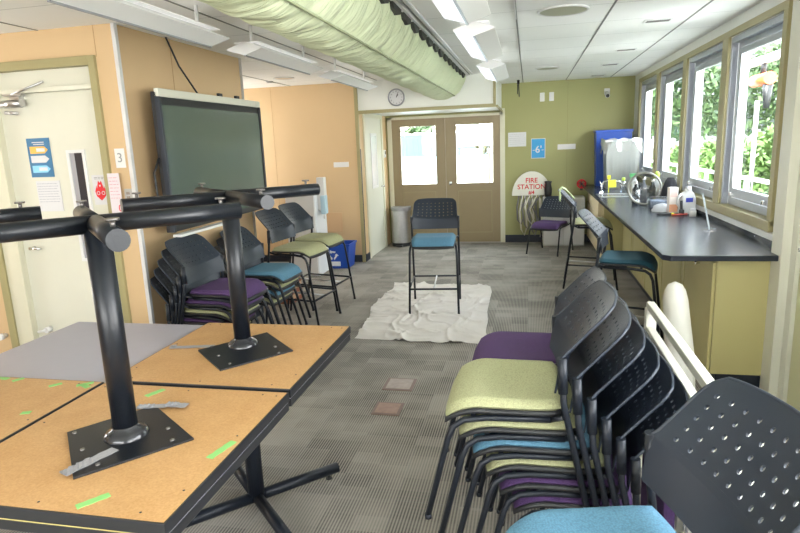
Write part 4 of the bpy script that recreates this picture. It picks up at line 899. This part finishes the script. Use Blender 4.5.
# ------------------------------------------------------------------ outside
leaf = mat('leaf_green', (.075, .14, .03), .6, var=.3, vscale=3); leaf2 = mat('leaf_yellow', (.04, .035, .004), .6, var=.3, vscale=3); leafd = mat('leaf_dark', (.045, .085, .025), .6, var=.3, vscale=2); bark = mat('bark', (.12, .09, .06), .8)
def bush(name, x, y, z0, rx, ry, rz, n, m, label, cat, trunk=False, ls=.07):
    t = thing(name, label, cat, (x, y, z0)); b = MB()
    for i in range(n):
        a = random.uniform(0, 2*PI); h = random.uniform(-.6, 1); q = math.sqrt(max(0, 1-h*h)) if h > 0 else 1; r_ = random.uniform(.72, 1.05)
        c = Vector((rx*q*math.cos(a)*r_, ry*q*math.sin(a)*r_, max(ls*1.1, rz*(h*r_+1)*.5))) if not trunk else Vector((rx*q*math.cos(a)*r_, ry*q*math.sin(a)*r_, rz*(1.1+.55*h*r_)))
        d1 = Vector((random.gauss(0, 1), random.gauss(0, 1), random.gauss(0, 1))).normalized(); d2 = d1.cross(Vector((random.gauss(0, 1), random.gauss(0, 1), random.gauss(0, 1)))).normalized(); L = ls*random.uniform(.6, 1.3)
        b.add([c-d1*L, c+d2*L*.45, c+d1*L, c-d2*L*.45], [(0, 1, 2, 3)])
    b.obj('foliage', m, t); MB().tube([(0, 0, 0), (.05, .03, rz*(.5 if not trunk else 1))], [.09, .04], 8).obj('trunk', bark, t); return t
struct('bounce_ground', B((2.35, -20, -1.2), (40, 5.5, -.9)), mat('pale_bounce_ground', (.78, .77, .73), .8, var=.05))  # pale ground added to bounce daylight up through the windows onto the ceiling
struct('ground', B((1.9, 5.5, -1.3), (60, 160, -1.0)), mat('asphalt', (.10, .10, .105), .9, var=.15, vscale=.5))
struct('bounce_walk', B((1.7, -4, -.3), (2.5, 20, -.1)), mat('pale_bounce_concrete', (.75, .74, .70), .8, var=.05))  # pale strip added below the sills to reflect light up to the ceiling
struct('water', B((-200, 14, -1.6), (1.8, 260, -1.5)), mat('lake_water', (.35, .50, .56), .12, bump=.4, bscale=1.5))
struct('deck', B((-6, YB+.12, -.25), (1.8, 14, -.08)), mat('deck_concrete', (.3, .3, .29), .8, var=.08))
bs = [(3.3, 7.0, 'nearest the frame edge, seen in the closest window'), (3.3, 8.8, 'low in the closest window, second along the wall'), (3.4, 10.6, 'third along the wall outside'), (3.5, 12.4, 'fourth along the wall, seen in the second window'), (3.4, 14.2, 'fifth along the wall outside'), (3.6, 16.3, 'sixth and farthest along the wall')]
for i, (x, y, l) in enumerate(bs): bush('shrub', x, y, -1.0, .8, .82, 2.75-.1*i, 6500, leaf, 'bright green leafy shrub outside, '+l, 'shrub')['group'] = 'shrubs outside the windows'
for i, (x, y, l) in enumerate(((6.6, 12.5, 'behind the shrubs, nearest'), (8.0, 22, 'behind the shrubs, middle'), (3.6, 24, 'down the road'), (9.4, 16.5, 'behind the shrubs, right'), (3.6, 18.9, 'beyond the last shrub'))): bush('tree', x, y, -1, 1.7, 1.7, 3.2, 5000, (leaf, leafd, leafd, leaf, leafd)[i], 'green tree outside '+l, 'tree', True, .12)['group'] = 'trees outside the windows'
bush('tree', -2.05, 32, -1.2, .75, .7, 2.6, 700, leaf2, 'yellow green tree seen through the right glass door', 'tree', True, .14)
for i in range(7):
    x = -60+i*12; bush('shore_tree', x, 145, 3.58, 5, 2, 1.9, 500, leafd, 'dark tree on the far shore across the water', 'tree', False, .9)['group'] = 'far shore trees'
tag(B((-80, 142, -1.5), (30, 160, 3.6)).obj('far_shore', mat('shore_hill', (.05, .07, .08), .9, var=.1, vscale=.1)), 'pale hazy bank of the far shore across the water', 'shore')
t = thing('office_building', 'grey multi storey building with dark window bands beyond the shrubs', 'building', (10.2, 30, -1))
B((-4.5, 0, 0), (12, 12, 12)).obj('walls', mat('building_grey', (.16, .165, .175), .8), t)
for k in range(6): B((-4.55, -.05, .9+k*1.9), (12, .0, 1.95+k*1.9)).obj('window_band', mat('dark_band', (.03, .04, .045), .5), t)
t = thing('brick_wall', 'low reddish brick wall seen through the farthest window', 'wall', (3.6, 24, -1)); B((-.9, 2, 0), (.3, 2.4, 2.4)).obj('bricks', mat('brick_red', (.42, .16, .10), .8, var=.2, vscale=10), t); B((-.95, 1.95, 2.4), (.35, 2.45, 2.5)).obj('coping', whitew, t)
t = thing('parked_car', 'pale parked car on the road beyond the shrubs', 'car', (6.9, 18.6, -1), .1)
MB().prism([(-2, .25), (2, .25), (2, .75), (1.3, .85), (.8, 1.35), (-.9, 1.35), (-1.5, .85), (-2, .75)], -.8, .8, 'y').obj('body', mat('car_white', (.75, .76, .78), .3), t, .05)
MB().prism([(-.85, .9), (1.1, .9), (.75, 1.28), (-.8, 1.28)], -.81, .81, 'y').obj('side_glass', mat('dark_pane', (.03, .03, .04), .15), t)
for a in (-1.25, 1.25):
    for b in (-.72, .72): MB().lathe([(0, -.1), (.32, -.1), (.34, 0), (.32, .1), (0, .1)], (a, b, .32), 18, 'y').obj('wheel', blackp, t)
t = thing('outboard_davit', 'grey steel davit with an orange and black winch outside nearest window', 'davit', (2.42, -.45, 0))
B((-.04, 7.02, -.1), (.04, 7.10, 3.0)).obj('post', mat('galvanised', (.55, .57, .60), .45, .5), t, .005); B((-.03, 7.0, 2.32), (.03, 8.3, 2.40)).obj('beam', mat('galvanised', (.55, .57, .60), .45, .5), t, .005)
MB().tube([(0, 7.45, 2.16), (0, 7.90, 2.16)], [.065, .065], 16).obj('winch_cover', mat('orange_red', (.85, .14, .04), .4), t); MB().tube([(0, 7.65, 2.2), (0, 7.65, 2.36)], .03, 12).obj('winch_mount', blackp, t); MB().tube([(0, 7.5, 2.1), (0, 7.5, 1.86)], [.05, .03], 12).obj('motor', blackp, t)
for y in (7.72, 7.80): MB().tube([(0, y, 1.95), (0, y+.02, -.2)], .010, 6).obj('chain', steel, t)
t = thing('outdoor_railing', 'white horizontal railing outside below the windows', 'railing', (2.28, 0, 0)); 
for z in (.95, 1.12): B((-.015, 5.4, z), (.015, 16, z+.04)).obj('rail', whitep, t)
for i in range(8): B((-.02, 5.5+i*1.5, -.1), (.02, 5.54+i*1.5, 1.14)).obj('post', whitep, t)
for x, l in ((-.86, 'left'), (-.66, 'right')): tag(B((x-.03, 11.2, -.08), (x+.03, 11.26, 3.2)).obj('deck_post', whitep), l+' one of two white deck posts outside the right glass door', 'post')
tag(MB().box((-3, 13.8, .25), (1, 13.85, .32)).box((-3, 13.8, -.08), (-2.95, 13.85, .25)).box((.95, 13.8, -.08), (1, 13.85, .25)).obj('dock_rail', whitep), 'pale dock rail outside the double doors', 'rail')
